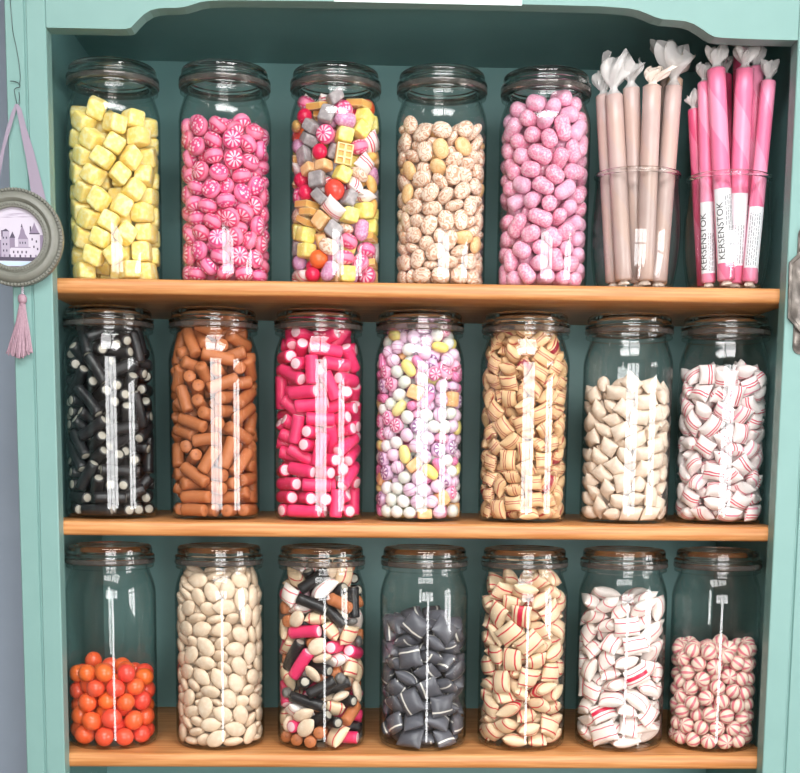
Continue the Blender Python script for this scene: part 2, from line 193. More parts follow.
  12,-56,-220,1082,14,-12,-162,12,-197,-57,1049,-42,-12,-165,12,-11,-308,1167,-86,16,1,12,150,-165,1083,12,-44,-58,12,-170,-171,1053,-7,37,21,12,247,-140,1193,2,133,4,12,1,11,1139,53,31,-75,12,-162,-148,1134,23,-12,157,12,-41,-97,1138,-20,-148,-40,12,112,-93,1141,-1,173,-10,12,-160,-25,1144,144,5,24,12,70,-222,1121,-61,22,105,12,-61,26,1219,64,-41,-29,12,-262,-57,1216,175,2,6,12,173,-256,1189,-88,19,-143,12,-25,-208,1167,154,-13,7,12,283,26,1124,170,3,-74,12,-117,-151,1210,4,-176,11,12,138,-150,1215,-19,24,-164,12,-204,56,1189,4,-20,13,12,30,-74,1211,-17,1,-132,12,193,-27,1198,-174,15,28,12,-249,-182,1230,85,44,-54,12,254,109,1199,-19,8,156,12,33,213,1227,18,133,74],
 [16,233,112,84,-56,-2,145,16,-99,71,87,101,4,7,16,-201,-141,83,101,10,27,16,124,-212,84,-34,173,-62,16,-286,-21,124,31,-67,82,16,1,-246,87,56,4,-78,17,86,30,80,-79,16,23,16,-49,247,84,-34,0,-127,18,-261,115,86,56,0,65,17,-150,-249,114,-39,-48,176,16,217,-121,84,-56,-3,116,17,131,257,83,147,-4,-33,17,-61,-55,104,-101,-16,148,17,283,-51,159,79,-39,-92,18,61,151,100,10,137,-2,17,-264,-118,231,85,-115,-46,17,74,-279,223,-15,-80,-96,16,-59,-239,195,-124,-3,105,18,201,-195,200,22,16,-126,16,29,-120,191,63,22,-64,16,140,-51,203,19,68,147,18,-127,-95,245,47,173,49,16,275,-69,285,103,1,-99,16,-138,38,205,119,4,10,16,-23,-214,307,-17,-167,51,18,-186,-215,297,-51,-147,-39,16,149,-200,312,-33,-2,-84,17,260,-128,404,35,9,-99,16,-131,32,329,165,-3,-29,18,-124,-256,417,55,161,-30,
  18,-284,19,285,-74,23,88,18,48,-281,389,39,-128,7,17,-260,127,391,-32,5,81,16,-121,-110,367,-65,-9,169,16,26,-151,428,-101,37,36,16,277,64,402,34,0,93,18,157,-43,417,125,-25,66,18,-30,-3,439,-10,9,87,16,75,-46,516,-34,-11,-96,16,283,15,521,79,8,89,16,-247,-28,413,82,-2,34,18,-139,-63,498,-66,-37,87,18,156,-218,446,99,-31,-41,18,-245,145,509,-101,4,59,16,-282,-35,532,-76,-8,-89,17,219,-133,514,-56,25,154,16,-219,-184,487,159,-49,-45,17,93,-240,552,3,-172,89,16,-91,-151,580,112,26,-12,16,-56,-279,535,-60,-166,-2,16,176,-181,628,-123,-9,-79,16,17,-245,645,75,2,81,17,-73,125,665,-29,0,136,16,-28,-18,586,-90,-39,-71,18,-209,-23,632,12,-142,-38,16,-104,-223,685,-86,-32,56,16,285,-8,643,-12,6,77,18,-202,199,629,40,-176,46,17,-217,-140,680,150,-38,-9,17,224,-128,731,-106,1,150,
  16,285,8,765,-169,-13,-77,17,-38,-285,771,-99,41,-15,16,128,-4,622,44,25,-27,16,54,147,711,0,21,119,17,-100,-37,701,14,-1,122,17,-277,77,717,-143,33,70,18,53,-96,704,-23,-161,-9,16,121,2,758,-35,-161,8,16,134,-251,749,-29,29,-154,18,-194,-207,791,15,23,-41,16,-236,-65,776,118,20,34,16,-34,-152,806,-50,-7,148,16,208,131,819,21,0,21,16,-251,33,848,88,-4,-153,18,56,-60,878,46,18,-87,17,288,-5,894,10,27,96,18,50,-281,859,80,-144,11,17,177,-33,858,-150,-15,90,16,-105,-36,891,97,-19,24,18,-135,-251,900,-78,-13,152,16,218,-183,899,100,4,46,18,-275,61,969,13,-168,69,16,-69,-276,1009,-65,-160,-6,18,162,-89,967,1,-16,34,16,-264,-110,927,-17,-142,-56,16,86,-237,977,28,148,-67,17,-237,168,1047,-2,-128,26,18,-54,-156,934,57,14,-22,17,194,-214,1049,51,-124,32,18,20,-41,1006,-83,2,-47,
  16,250,12,1039,-1,-28,-168,18,-159,-33,1003,-38,-11,-40,17,124,-114,1100,24,25,78,18,-193,-184,1008,23,7,41,18,-284,-24,1080,76,33,-87,16,-34,-158,1056,31,-165,-16,18,274,78,1153,125,-7,105,16,-207,-134,1122,-17,-177,57,18,35,-31,1148,-83,-97,-80,18,1,-271,1127,-15,47,-74,16,270,-92,1112,-54,51,-110,17,-86,-5,1128,42,69,82,16,-267,-98,1222,-9,39,106,16,107,-267,1207,-89,67,13,16,215,111,1277,-102,-45,23,16,-105,-188,1172,54,-5,54,16,232,-164,1216,155,-44,57,16,-242,54,1191,80,15,-43,18,-33,-262,1265,115,-15,-82,16,132,-85,1231,127,2,-135,18,-269,18,1307,-122,26,-104,18,161,-188,1324,38,2,144,16,-145,-186,1287,-58,-7,55,16,27,-212,1363,113,-10,-78,18,-34,-67,1266,-2,2,130,17,21,71,1238,168,-8,-9,16,271,-27,1292,89,-44,-105,18,-136,65,1273,-78,-11,-69,18,-104,-219,1398,77,21,-30,18,-215,-92,1371,-26,23,-7,
  18,195,-104,1413,11,171,-44,18,29,128,1365,8,-60,49,16,-140,52,1399,55,8,157,17,29,-35,1368,7,-1,-40,16,152,21,1343,54,145,15,16,97,-167,1450,-38,-176,-48,18,177,121,1451,63,178,7,18,-76,-98,1424,145,10,-24],
 [21,267,82,73,34,0,107,20,-261,-73,70,34,0,106,21,-65,-273,73,34,0,-13,21,79,268,73,146,0,-17,21,205,-42,70,-101,0,107,20,-53,208,77,-34,-2,163,21,-54,-162,74,34,1,159,20,104,250,166,34,0,-22,21,277,28,170,-151,4,-84,21,-219,-176,170,56,2,-51,20,-199,67,70,34,0,-67,20,130,-142,71,11,0,114,21,39,-276,167,-56,0,8,20,213,-43,234,-15,42,-169,20,-219,-4,165,-79,-1,-56,21,175,-156,191,-53,-22,10,21,-110,26,159,-54,28,-43,21,-72,-225,236,-9,-47,-69,20,-261,70,256,33,1,75,21,10,102,126,-56,-32,138,21,-195,-88,262,8,3,45,20,164,134,225,-11,35,-112,21,-141,-257,340,-24,126,-29,20,-52,-132,286,-76,-54,-79,20,41,-127,232,15,-16,-91,20,137,-150,282,76,6,-86,20,-165,-103,351,22,-6,-151,21,38,-81,324,79,17,103,20,299,3,504,80,83,-89,21,-274,58,367,-39,7,-102,
  20,109,-249,379,10,4,23,21,208,57,281,-29,-6,-174,21,219,84,378,-36,1,78,20,-197,-26,417,-18,-17,-146,20,60,-187,459,4,159,-62,20,207,-55,472,101,2,-84,21,-71,-208,479,-61,-30,-46,20,-2,271,486,9,14,0,21,-219,16,501,-89,-22,-36,20,117,-33,437,-13,-22,104,20,-37,-123,512,20,-35,-49,21,-152,93,490,-135,12,-29,21,68,-81,512,-120,-10,-48,21,133,175,477,-98,-4,-163,20,-236,-164,499,-31,-50,126,21,-205,-207,587,39,50,-45,20,278,113,632,-90,84,-64,21,174,127,569,67,4,-118,21,143,-240,709,-53,-13,31,20,-74,-208,596,-22,24,122,20,184,-65,583,2,-12,163,20,-84,63,587,180,-2,-56,21,109,-214,620,51,-23,58,21,277,-61,688,50,-25,78,21,-230,-17,606,-4,18,137,20,171,135,666,-167,4,-75,21,33,-74,694,-7,-10,-67,20,-137,-153,703,-63,34,30,21,214,-14,799,27,-6,-13,20,-191,-49,722,72,-7,-141,
  21,167,-167,808,9,138,-82,21,-224,43,688,-103,5,39,21,-90,-270,710,50,33,162,20,252,-150,862,-35,-71,-121,20,-219,42,795,-56,-6,-132,20,-31,-5,781,-139,-1,47,21,-95,-205,782,-6,-30,-147,21,281,37,875,-73,29,98,21,66,-148,836,13,-33,64,21,38,2,864,17,-6,56,21,199,71,921,-85,-19,58,21,-195,-75,841,31,0,-132,21,13,-222,893,0,-13,-45,20,-124,-258,922,54,46,-26,21,-234,1,899,59,-9,-123,21,95,-177,963,42,-6,-51,21,-205,61,982,38,-172,46,21,178,-142,1040,-110,-44,-57,20,-161,-113,923,-14,-178,43,21,-21,-216,982,-137,-11,-63,21,-4,-43,1035,-21,-16,-100,20,-141,148,1098,154,35,-53,21,130,51,997,11,-25,50,21,280,-15,1020,-78,0,-93,20,-133,-151,1041,-23,-14,-65,20,259,81,1125,-65,1,108,21,-211,40,1087,36,-3,-24,21,46,75,1103,92,-13,-101,20,-218,-183,1078,-47,140,-50,21,94,-192,1067,-97,11,-80,
  20,-190,-81,1114,40,-14,-19,20,155,65,1112,107,-23,106,21,-46,-290,1166,-64,58,-8,21,222,173,1223,14,4,-52,21,147,-238,1179,-84,23,-148,21,195,-92,1156,133,7,-27,21,-263,-92,1197,-125,5,109,21,16,-122,1175,9,-31,89,20,-255,73,1273,-3,9,76,21,-46,-196,1226,-43,4,155,20,53,240,1173,3,56,122,21,-191,-93,1274,8,-41,-129,21,220,-42,1240,-77,14,32,20,-154,-182,1399,90,-58,120,21,103,-179,1292,-19,6,152,21,235,-122,1351,-90,76,1,20,108,0,1279,-4,-147,33,20,198,28,1336,92,-11,-118,20,-152,-22,1330,-30,29,-4,21,-58,-202,1321,-54,-1,123,21,243,-32,1416,-158,-102,-1,20,-136,76,1389,150,0,-44,20,25,-165,1376,29,-6,129,21,105,-133,1417,-75,12,-48,20,-94,81,1481,9,-1,138,20,130,-46,1497,-119,-26,-64,20,5,-206,1465,19,-21,8,20,-19,-138,1540,-89,-6,-153],
 [25,-137,-248,75,-80,0,-28,25,203,103,74,58,180,32,25,-224,174,74,-57,-1,52,24,269,-63,74,14,0,-104,25,-104,46,74,-77,0,-21,25,289,67,231,51,-95,-69,25,-278,-57,74,-56,0,102,24,137,-152,75,-11,0,-98,25,-56,-171,74,-56,0,-29,25,128,253,74,-57,-1,-27,24,-27,207,74,78,0,108,24,95,-196,175,-11,4,156,25,-210,-9,150,11,-38,145,24,48,208,154,9,-12,118,25,228,-29,170,-139,-8,-28,24,-121,-246,179,84,1,155,24,-180,112,187,-13,6,132,24,173,-120,190,-3,-15,-26,25,136,-14,261,37,160,-22,24,-197,-93,209,15,-22,175,25,131,-192,277,-65,8,126,24,-225,164,285,112,-17,-126,25,29,-230,260,36,6,-50,24,-139,-158,279,63,1,40,25,266,-97,322,34,-4,69,25,-238,-15,307,-34,-39,-167,24,227,-173,453,-131,-44,52,24,-191,-97,360,-65,-2,28,24,-130,-250,354,67,-31,153,24,9,-41,325,-22,27,121,
  24,185,134,373,102,-20,85,24,13,-224,361,58,5,-37,25,132,-46,390,-85,-4,-45,24,-176,122,377,54,-13,113,25,-287,-52,501,-55,55,-81,25,-242,47,436,7,-16,116,25,233,-10,440,64,-7,144,24,-147,-180,486,-75,-14,-73,24,283,93,470,58,-83,105,25,78,-166,510,-23,-127,34,25,-70,116,411,111,17,-65,25,-197,-144,571,18,-4,-92,25,237,-2,565,-115,10,138,24,-56,-102,467,13,4,110,25,-12,-294,473,130,122,-3,24,132,-261,530,-172,-70,27,25,17,-2,478,73,13,-67,25,-181,221,498,-147,28,39,25,-33,-281,631,-127,-7,-6,25,-213,-156,685,-49,14,-38,24,-146,-235,764,179,17,-32,25,122,-37,537,54,27,-35,25,-127,14,567,76,3,-20,25,122,-122,598,-55,-20,153,25,-97,-96,620,57,-37,143,24,209,-186,683,30,-26,-132,24,-103,42,662,93,-4,-35,25,-209,-208,948,-102,-116,-46,25,-283,47,630,2,146,-99,24,273,92,723,28,51,-72,
  24,84,-53,720,49,-1,105,25,152,7,647,-42,-7,-60,25,163,238,689,5,38,144,24,20,-213,721,-70,-22,-63,25,291,-14,763,19,48,-94,24,248,-128,843,61,24,-117,25,101,182,763,-69,54,-77,25,176,-14,755,43,9,98,25,-153,-2,755,61,16,-138,24,-65,-68,766,101,21,-134,24,-8,-207,824,-59,-10,-114,25,-286,30,765,-19,33,85,25,123,7,844,-121,-14,-38,25,-217,-110,875,18,-45,-172,24,-107,14,879,-59,18,-173,24,254,-119,967,-83,-25,65,24,-78,-195,900,0,20,81,24,55,-72,931,-42,7,-106,25,110,-192,860,72,-1,67,24,4,132,926,50,7,15,24,264,108,997,34,138,-67,25,-101,-215,1015,-68,-23,-81,24,116,-193,965,169,-5,73,24,163,242,1098,8,-121,-34,24,-251,120,902,-79,-7,64,25,30,-55,1029,-61,-16,13,24,97,-261,1068,43,-21,19,24,-210,-32,966,2,-13,163,25,-26,56,1013,33,-1,26,25,-265,-126,1108,21,-124,116,
  25,130,123,1007,-78,13,-59,24,-162,-156,1088,135,17,90,24,-37,-227,1117,3,-47,-116,24,113,59,1106,-94,-1,-162,24,-286,29,1097,8,-46,-96,25,206,-119,1083,89,-6,14,25,285,-50,1193,29,-135,81,24,63,-201,1163,-35,5,88,24,-123,-53,1163,3,-41,-153,24,214,170,1261,-69,22,-49,25,-229,35,1249,117,0,-12,25,191,-132,1189,-78,3,112,24,-117,-177,1194,42,-20,-146,24,-1,118,1215,-78,18,-132,24,108,12,1200,14,179,22,24,62,-264,1277,-59,-12,-170,24,145,-151,1290,-85,-17,0,24,203,-12,1283,20,-1,-162,25,-57,-103,1269,-12,13,101,25,43,-163,1365,-10,1,125,24,-150,-192,1386,-157,52,-55,24,209,-105,1410,-61,16,58,24,-162,-103,1330,73,17,-143,25,183,77,1379,89,-4,170,25,62,-3,1384,-13,-1,-12,25,-71,-166,1414,59,-27,114,24,-255,-56,1346,66,-79,3,25,156,32,1472,31,1,-4,25,-196,106,1440,47,25,69,25,-111,50,1428,47,-8,43,
  24,136,-69,1488,82,-30,16,25,-16,-211,1489,6,-23,171,25,-132,91,1521,-68,-4,-75,24,56,-137,1529,-7,9,160],
 [29,-37,-160,75,-11,0,-23,29,-209,-80,75,-56,0,-136,29,233,154,75,-56,0,-56,28,-104,-251,76,-11,0,158,28,-222,156,75,11,0,55,29,288,2,145,-56,75,-90,28,199,-73,75,56,0,-61,28,80,193,75,11,0,101,28,206,103,232,57,128,3,28,-96,-195,178,124,0,113,28,136,-118,150,-162,-26,-22,28,-250,-109,180,56,-1,-67,29,-71,25,76,169,0,-57,29,153,-240,139,3,87,-141,28,-196,70,181,-124,1,-20,29,36,-224,180,58,4,-69,29,-22,251,141,-51,-53,50,28,-231,-144,288,34,-1,-58,29,-263,124,345,2,-99,-114,28,126,-17,186,-27,-28,-23,29,-4,-279,283,-13,-178,0,29,-144,-14,272,-56,-177,-33,29,-275,-47,389,-122,5,100,28,62,-19,269,-85,153,-29,28,14,-169,287,7,1,-180,29,-90,-71,372,9,-16,28,29,232,2,332,-26,-19,142,29,37,-215,388,14,4,-48,29,-213,6,473,11,36,-40,29,243,-150,346,-23,-40,58,
  29,-123,-240,401,-6,8,-33,28,27,-293,562,44,-77,4,28,183,200,507,-14,172,-43,28,130,-162,399,36,-6,-49,29,82,-211,487,76,-2,127,29,-134,-204,520,1,29,1,29,-199,-103,523,-83,-168,4,28,215,5,453,73,15,46,28,268,-62,525,44,22,-103,28,-43,-200,594,23,3,62,29,-24,-3,519,-127,-24,86,28,229,-151,605,-46,25,-123,28,-26,-204,697,-174,3,65,29,-200,-120,644,48,-155,-9,28,107,-164,640,62,-60,-100,29,-164,-245,721,-126,102,-35,28,-205,-21,593,29,-11,-177,29,138,34,642,16,14,-38,29,-234,8,716,77,33,33,29,194,-115,714,49,169,-35,28,216,94,681,97,-6,138,29,154,-159,805,-18,10,144,28,207,-7,754,27,-2,152,29,25,-278,802,35,-2,-175,29,-23,-80,782,-39,8,75,29,-177,-109,752,30,-26,-153,28,-42,-269,914,54,174,-9,28,-180,97,778,-21,4,-48,29,288,29,844,-39,52,96,29,99,-187,889,79,158,-11,
  29,-230,14,836,-4,4,133,29,-191,-148,886,-103,39,-3,29,-115,-255,1011,13,-5,-25,29,-279,93,1021,62,-82,-109,28,187,-85,878,50,7,149,29,283,44,999,113,41,99,28,-295,-16,1015,83,-96,86,28,10,-82,916,-80,152,-16,28,206,-89,989,50,14,102,29,-16,-179,969,-22,19,161,28,239,166,1140,38,-69,-56,28,190,-18,1104,-18,-21,48,28,-205,-182,1151,6,-161,-48,29,229,-158,1116,-37,5,55,29,-51,-71,1007,-1,27,157,29,-169,152,1201,-110,19,-10,28,-130,-133,1046,-3,14,149,28,123,164,1168,68,-13,63,29,-128,-66,1125,-89,4,164,29,105,-272,1064,26,65,20,29,39,-114,1157,-151,18,77,29,-224,52,1188,22,0,-17,29,134,-38,1209,61,-162,-39,29,-41,-290,1184,-109,-93,-50,29,148,-236,1233,32,5,32,28,-109,-176,1234,78,2,-117,29,256,-85,1289,2,-50,-120,28,-250,-77,1289,45,1,108,28,-138,-110,1328,91,30,101,28,41,-81,1289,3,26,-47,
  28,-97,75,1273,47,14,-10,28,64,-223,1341,27,6,22,28,46,-153,1427,55,21,149,29,-210,-65,1452,-31,41,-84,28,177,15,1350,90,6,164,29,-188,22,1381,18,-8,-179,29,141,104,1439,-71,0,28,28,143,-67,1430,-80,-51,6,28,-27,141,1454,-34,3,91,29,-120,-104,1465,-4,8,62,28,130,25,1530,77,-173,5,29,98,124,1544,-13,-1,4],
 [32,276,-114,81,74,-112,82,32,-177,-239,77,-90,9,-58,36,161,-249,79,63,156,28,32,-255,-157,79,72,-120,-38,32,-284,75,73,173,4,-77,32,-75,-282,73,5,4,-130,112,285,-16,87,-66,-94,-24,52,-302,-42,86,56,35,-82,112,43,-277,65,-1,-1,3,44,174,-152,78,85,4,-173,40,-134,-137,65,-179,-3,-63,32,141,161,73,-159,1,-19,32,-220,-203,173,-35,-85,79,32,62,-168,73,177,6,19,52,-35,-153,62,169,0,89,36,-17,-295,160,60,4,15,44,29,-62,79,7,-61,-145,32,-126,-266,164,-155,37,-16,36,97,-277,163,-44,179,-28,48,175,-65,83,-19,-103,127,32,-199,-90,136,4,21,116,40,5,-195,147,2,162,-2,112,181,-219,188,119,-2,-45,48,-257,-167,384,94,22,126,36,39,-290,253,5,29,81,44,302,63,187,88,-21,103,48,-292,-88,176,-99,-41,-71,32,289,-63,195,48,-22,89,44,-291,39,168,153,4,-10,40,-106,-138,145,-171,4,75,
  32,-255,-154,265,-116,-71,-74,36,-76,-286,256,111,-21,-16,32,296,7,279,50,-7,-73,48,0,-111,182,110,-37,-2,44,258,-169,234,86,-40,59,32,-175,-234,265,7,-29,-140,36,199,-36,251,143,24,101,32,-160,-128,224,-6,-4,44,112,-46,-285,446,9,140,0,36,139,-259,287,-71,-51,-121,40,-300,10,259,22,-9,94,36,73,-181,243,141,-29,15,40,299,-37,423,-22,-144,-98,112,-273,-57,322,-156,14,23,40,-77,-187,241,-128,-116,2,52,198,-119,201,91,61,49,36,-165,-147,327,75,-1,21,36,276,-98,317,5,-21,-56,48,207,-202,332,-53,-1,-46,36,-12,-294,349,103,-15,28,52,-309,20,379,10,112,-92,48,-11,-127,295,26,2,54,36,88,-70,248,45,132,-19,44,142,-125,318,56,65,12,32,-120,-269,351,13,30,127,48,-283,-117,495,-82,-78,-73,40,84,-286,398,114,-137,-12,32,-238,-55,411,44,23,27,52,69,-211,341,156,-30,5,32,-90,-68,352,-83,34,-86,
  44,141,-155,419,-3,-15,-114,40,-120,-281,533,45,-99,15,32,255,-154,404,-37,154,72,36,287,55,374,5,36,-132,52,157,-265,442,156,51,31,36,-173,-235,432,13,-38,-95,48,146,-266,570,-103,5,25,32,-80,-176,382,-38,-49,-129,40,75,-82,467,-47,-14,-99,36,-162,-123,435,133,10,-119,44,25,-190,403,151,9,87,48,-14,-306,752,-92,135,-1,48,246,-183,594,-88,114,51,36,-206,-209,527,27,10,152,32,217,-203,488,-41,-6,58,52,259,-81,482,-60,3,124,48,278,128,583,-88,6,-64,32,-298,-1,506,92,20,107,52,-215,16,470,-10,-146,104,32,5,-185,498,33,-45,172,32,-100,-186,491,51,-36,132,36,292,18,533,140,-8,115,36,43,-289,518,-71,-22,-97,44,-197,-99,537,-88,20,136,36,-278,95,557,-51,113,58,32,-45,-115,560,33,0,-131,36,-115,-48,502,14,15,156,32,112,-192,513,-112,43,-43,40,-306,-24,604,-89,-3,93,36,-31,-295,601,-67,-15,166,
  32,107,-276,755,40,0,22,32,-259,-148,599,-65,-8,112,32,247,-73,569,-178,2,-19,48,-114,-33,598,23,-7,137,32,-185,-230,626,-37,14,-34,36,62,-287,661,-47,27,-112,44,168,-240,663,12,4,127,36,-240,-169,703,-36,57,-138,52,-188,-101,638,104,-20,-59,52,-110,-189,582,21,177,-47,36,291,21,662,26,63,110,44,146,-148,597,-13,12,-47,52,-307,14,1158,146,14,86,36,42,-207,596,64,18,-10,48,237,-85,663,-150,5,-83,36,-104,-277,685,-67,79,-38,40,306,-26,754,-90,-37,87,44,-292,20,688,14,-28,178,32,199,-219,753,45,-82,-31,40,-275,134,768,-91,-16,61,52,-87,-149,653,3,-170,61,40,-290,83,851,-90,-37,60,44,-252,-178,818,88,-45,129,52,-169,-50,696,-23,-12,-48,40,146,-71,703,-56,-13,103,36,-221,47,751,-108,-21,68,48,-46,-92,725,162,-9,-3,44,-277,-82,691,48,-58,59,48,90,-182,708,0,83,122,32,-19,-215,682,44,-9,-79,
  32,-136,-167,745,-107,-20,-79,44,-306,-34,798,-88,-27,96,48,-28,-205,772,-173,-2,-83,36,260,-132,763,-63,156,-41,36,155,-251,849,-15,-80,-84,44,-184,-248,759,-87,-131,-40,44,167,-122,793,-57,110,-78,44,223,-22,762,79,10,-89,40,-301,14,924,111,59,-59,32,48,-290,843,23,11,36,36,287,-64,849,-62,26,-120,32,72,-174,816,18,4,94,48,278,129,906,94,14,117,32,-102,-282,825,-123,-101,5,36,166,-247,962,94,-4,33,44,-164,-150,852,-62,-39,114,44,-30,-208,853,4,172,37,32,242,-166,862,-8,-27,-43,40,-166,-252,893,-4,-46,-33,32,-280,-97,885,16,46,57,32,-108,-173,938,35,47,-3,36,139,-147,895,-62,-6,131,32,-226,-183,929,65,-160,39,52,49,-304,957,-163,-48,10,112,256,-165,973,-73,-88,40,52,-55,-266,922,33,13,-118,48,302,-54,962,-145,92,21,32,-165,-244,999,36,157,-12,32,206,-71,926,78,-57,135,36,-5,-126,925,-23,-4,-133,
  52,-293,-91,978,-147,5,-72,36,64,-218,923,-156,38,-71,40,29,-50,996,33,22,-43,32,-94,-65,960,-21,36,-63,112,-42,-301,1017,90,24,-7,44,271,-111,1232,-34,6,68,52,-269,150,1077,-47,143,62,48,-288,-102,1075,87,-11,113,48,-255,24,1022,-27,10,-119,36,153,-148,1005,8,-54,-60,36,295,41,1054,87,-25,110,48,-60,-115,1029,-37,-164,4,52,267,-50,1054,-12,161,-22,48,248,-150,1075,-5,1,-31,48,-141,-19,1041,-10,13,141,36,4,-293,1119,-124,3,139,32,-126,-268,1099,-48,151,-32,48,-187,-129,1015,-12,-18,161,48,62,-230,1035,110,-6,-7,44,308,20,1188,11,87,11,44,-54,-216,1024,-108,96,-21,32,-131,6,1139,-34,-136,-11,44,-228,-208,1083,92,-25,129,36,171,-240,1073,117,-26,51,52,-11,-305,1239,171,46,-3,52,288,-106,1149,-147,-6,-110,40,235,3,1131,97,7,-90,44,-271,-149,1179,96,111,-58,32,-31,-157,1111,10,-17,-15,36,-145,-156,1097,14,-21,2,
  48,150,-71,1093,-151,-9,28,40,-97,-292,1205,92,-128,-18,40,99,-191,1126,66,-155,37,32,-185,-231,1179,-52,1,-44,36,-194,-85,1167,-21,-17,-136,44,200,-217,1177,-44,-171,36,44,104,-289,1166,-106,-131,32,44,183,-110,1160,-24,-19,156,52,-40,-223,1174,81,163,-7,44,50,-108,1152,38,176,-53,36,-217,-189,1269,-22,14,45,32,-296,38,1246,69,-27,98,52,-112,-148,1200,-18,-161,10,52,-294,-56,1266,27,112,86,48,79,-217,1236,-40,-4,-28,36,214,-195,1281,-151,44,-10,36,27,-271,1322,-47,22,-34,48,-245,77,1427,49,112,35,48,96,-172,1305,-34,-26,-62,36,278,28,1296,6,4,-66,36,260,-80,1324,141,-14,27,32,-75,-208,1259,77,-153,11,52,172,-118,1246,19,-28,62,32,-199,-55,1265,160,9,-24,112,-120,-119,1308,34,32,44,44,157,-110,1350,-138,-4,97,44,253,92,1387,177,66,17,36,-245,-110,1339,-133,34,-24,40,242,-17,1398,46,39,121,48,-14,-179,1352,-1,-38,-56,
  32,-97,-249,1351,-178,-20,-41,36,-180,-185,1373,88,3,20,40,153,-218,1374,173,10,32,32,-245,-31,1417,-128,69,-37,36,-61,-230,1450,-107,44,59,44,74,-113,1404,116,-9,98,36,40,-240,1424,-21,-8,60,52,-63,-68,1372,13,-177,79,32,217,-124,1412,-43,5,71,32,126,-189,1467,-49,-49,-10,36,-122,-145,1447,-53,-27,-100,44,193,-125,1516,86,-15,64,36,13,-218,1526,-17,122,-118,40,-206,-116,1471,-94,17,-65,36,-10,-140,1443,43,-180,26,52,159,-79,1442,156,32,76,36,-215,0,1517,28,178,-25,48,-146,-73,1516,-44,-5,-12,48,78,-150,1519,45,-151,42,32,220,32,1472,155,-28,-37,36,133,71,1527,-85,131,2],
 [57,-199,161,85,118,-3,-31,56,-215,-205,102,4,-75,-142,57,156,-220,77,5,165,-51,57,-170,11,75,-4,175,-79,56,18,-269,79,30,-5,2,57,293,-13,94,6,70,-180,56,-286,78,102,-6,104,-14,56,-82,-153,73,4,3,41,56,219,-117,85,-53,2,-41,56,-271,-66,86,59,-1,-85,57,67,-287,188,-72,3,-162,57,173,18,80,-178,-28,-11,56,-69,165,86,124,1,-132,56,75,-110,82,9,-30,-132,56,-33,40,83,-2,-33,120,57,-103,-275,150,98,-3,-43,56,-180,-114,161,97,-35,-68,56,268,-131,223,-88,-39,-112,56,-169,45,171,172,-4,-11,57,-22,-194,162,16,167,-55,57,-283,-90,215,91,-4,100,57,170,-207,182,134,-3,-36,57,280,66,198,-133,-32,-64,56,-61,-65,162,-46,-15,35,56,183,-54,184,7,24,36,57,-48,180,208,29,-40,52,57,-285,62,238,-124,-1,76,57,63,-122,205,-31,-35,-125,57,51,-292,318,-89,-1,18,57,285,-15,298,-41,-33,36,
  56,-166,68,278,144,35,5,56,-92,-248,258,-7,22,68,56,179,-225,313,26,58,141,56,-134,234,338,-25,-36,149,56,-205,-203,291,83,-63,-69,56,13,-170,310,12,21,-54,56,88,13,268,20,4,32,56,-193,-51,268,-47,3,-48,57,-109,-249,363,-2,27,66,56,156,-105,294,146,5,25,56,-127,-51,357,-6,3,-70,56,-1,-279,429,28,-140,55,57,-289,39,362,-50,-42,-142,56,-152,-258,498,52,-89,15,56,295,-39,429,75,4,-100,57,-275,-103,348,-116,10,-68,56,138,-265,495,-93,-1,31,56,-242,134,441,33,32,-8,57,87,-62,378,-9,-10,130,56,-276,-115,479,94,-14,111,57,220,-155,406,26,-19,-44,56,-48,-133,413,162,11,-86,57,-292,30,528,117,-12,86,56,287,53,539,60,-45,-77,56,-171,-136,440,-114,-1,-70,57,246,-157,523,-51,-13,55,56,-15,-295,566,-24,109,-111,56,-234,-150,595,131,-19,-77,57,96,-182,421,-52,16,169,57,288,-68,632,-100,39,-110,
  57,-216,4,449,97,4,-106,57,-47,-186,514,138,13,-3,56,54,-60,478,-12,-177,0,57,-225,178,564,-130,-37,100,57,211,-204,641,-87,8,-112,57,-276,-110,720,83,-25,-60,57,79,-158,540,6,-21,123,56,-190,44,574,-59,21,-93,56,-121,-259,640,142,-37,-28,57,177,-85,575,50,-36,-74,57,95,-243,619,-135,4,73,57,-95,250,698,36,11,-41,57,8,-40,574,-1,-15,26,56,288,60,740,-114,-43,108,57,-118,-11,640,-36,-14,179,57,-39,-295,791,-92,161,-7,57,-264,134,690,-103,53,55,56,-28,-159,623,-3,0,146,56,0,-62,706,-31,166,-30,56,-189,-228,751,-109,-128,-12,56,118,-103,666,-50,173,-44,57,12,-220,712,5,178,73,56,183,-11,753,-28,1,137,56,-279,4,647,0,41,-178,57,-137,119,688,-9,-23,92,56,-295,50,851,-83,43,81,56,141,-247,743,45,-146,64,57,-154,-105,717,-160,14,85,57,149,-132,781,-3,156,-5,57,-208,41,753,14,-10,91,
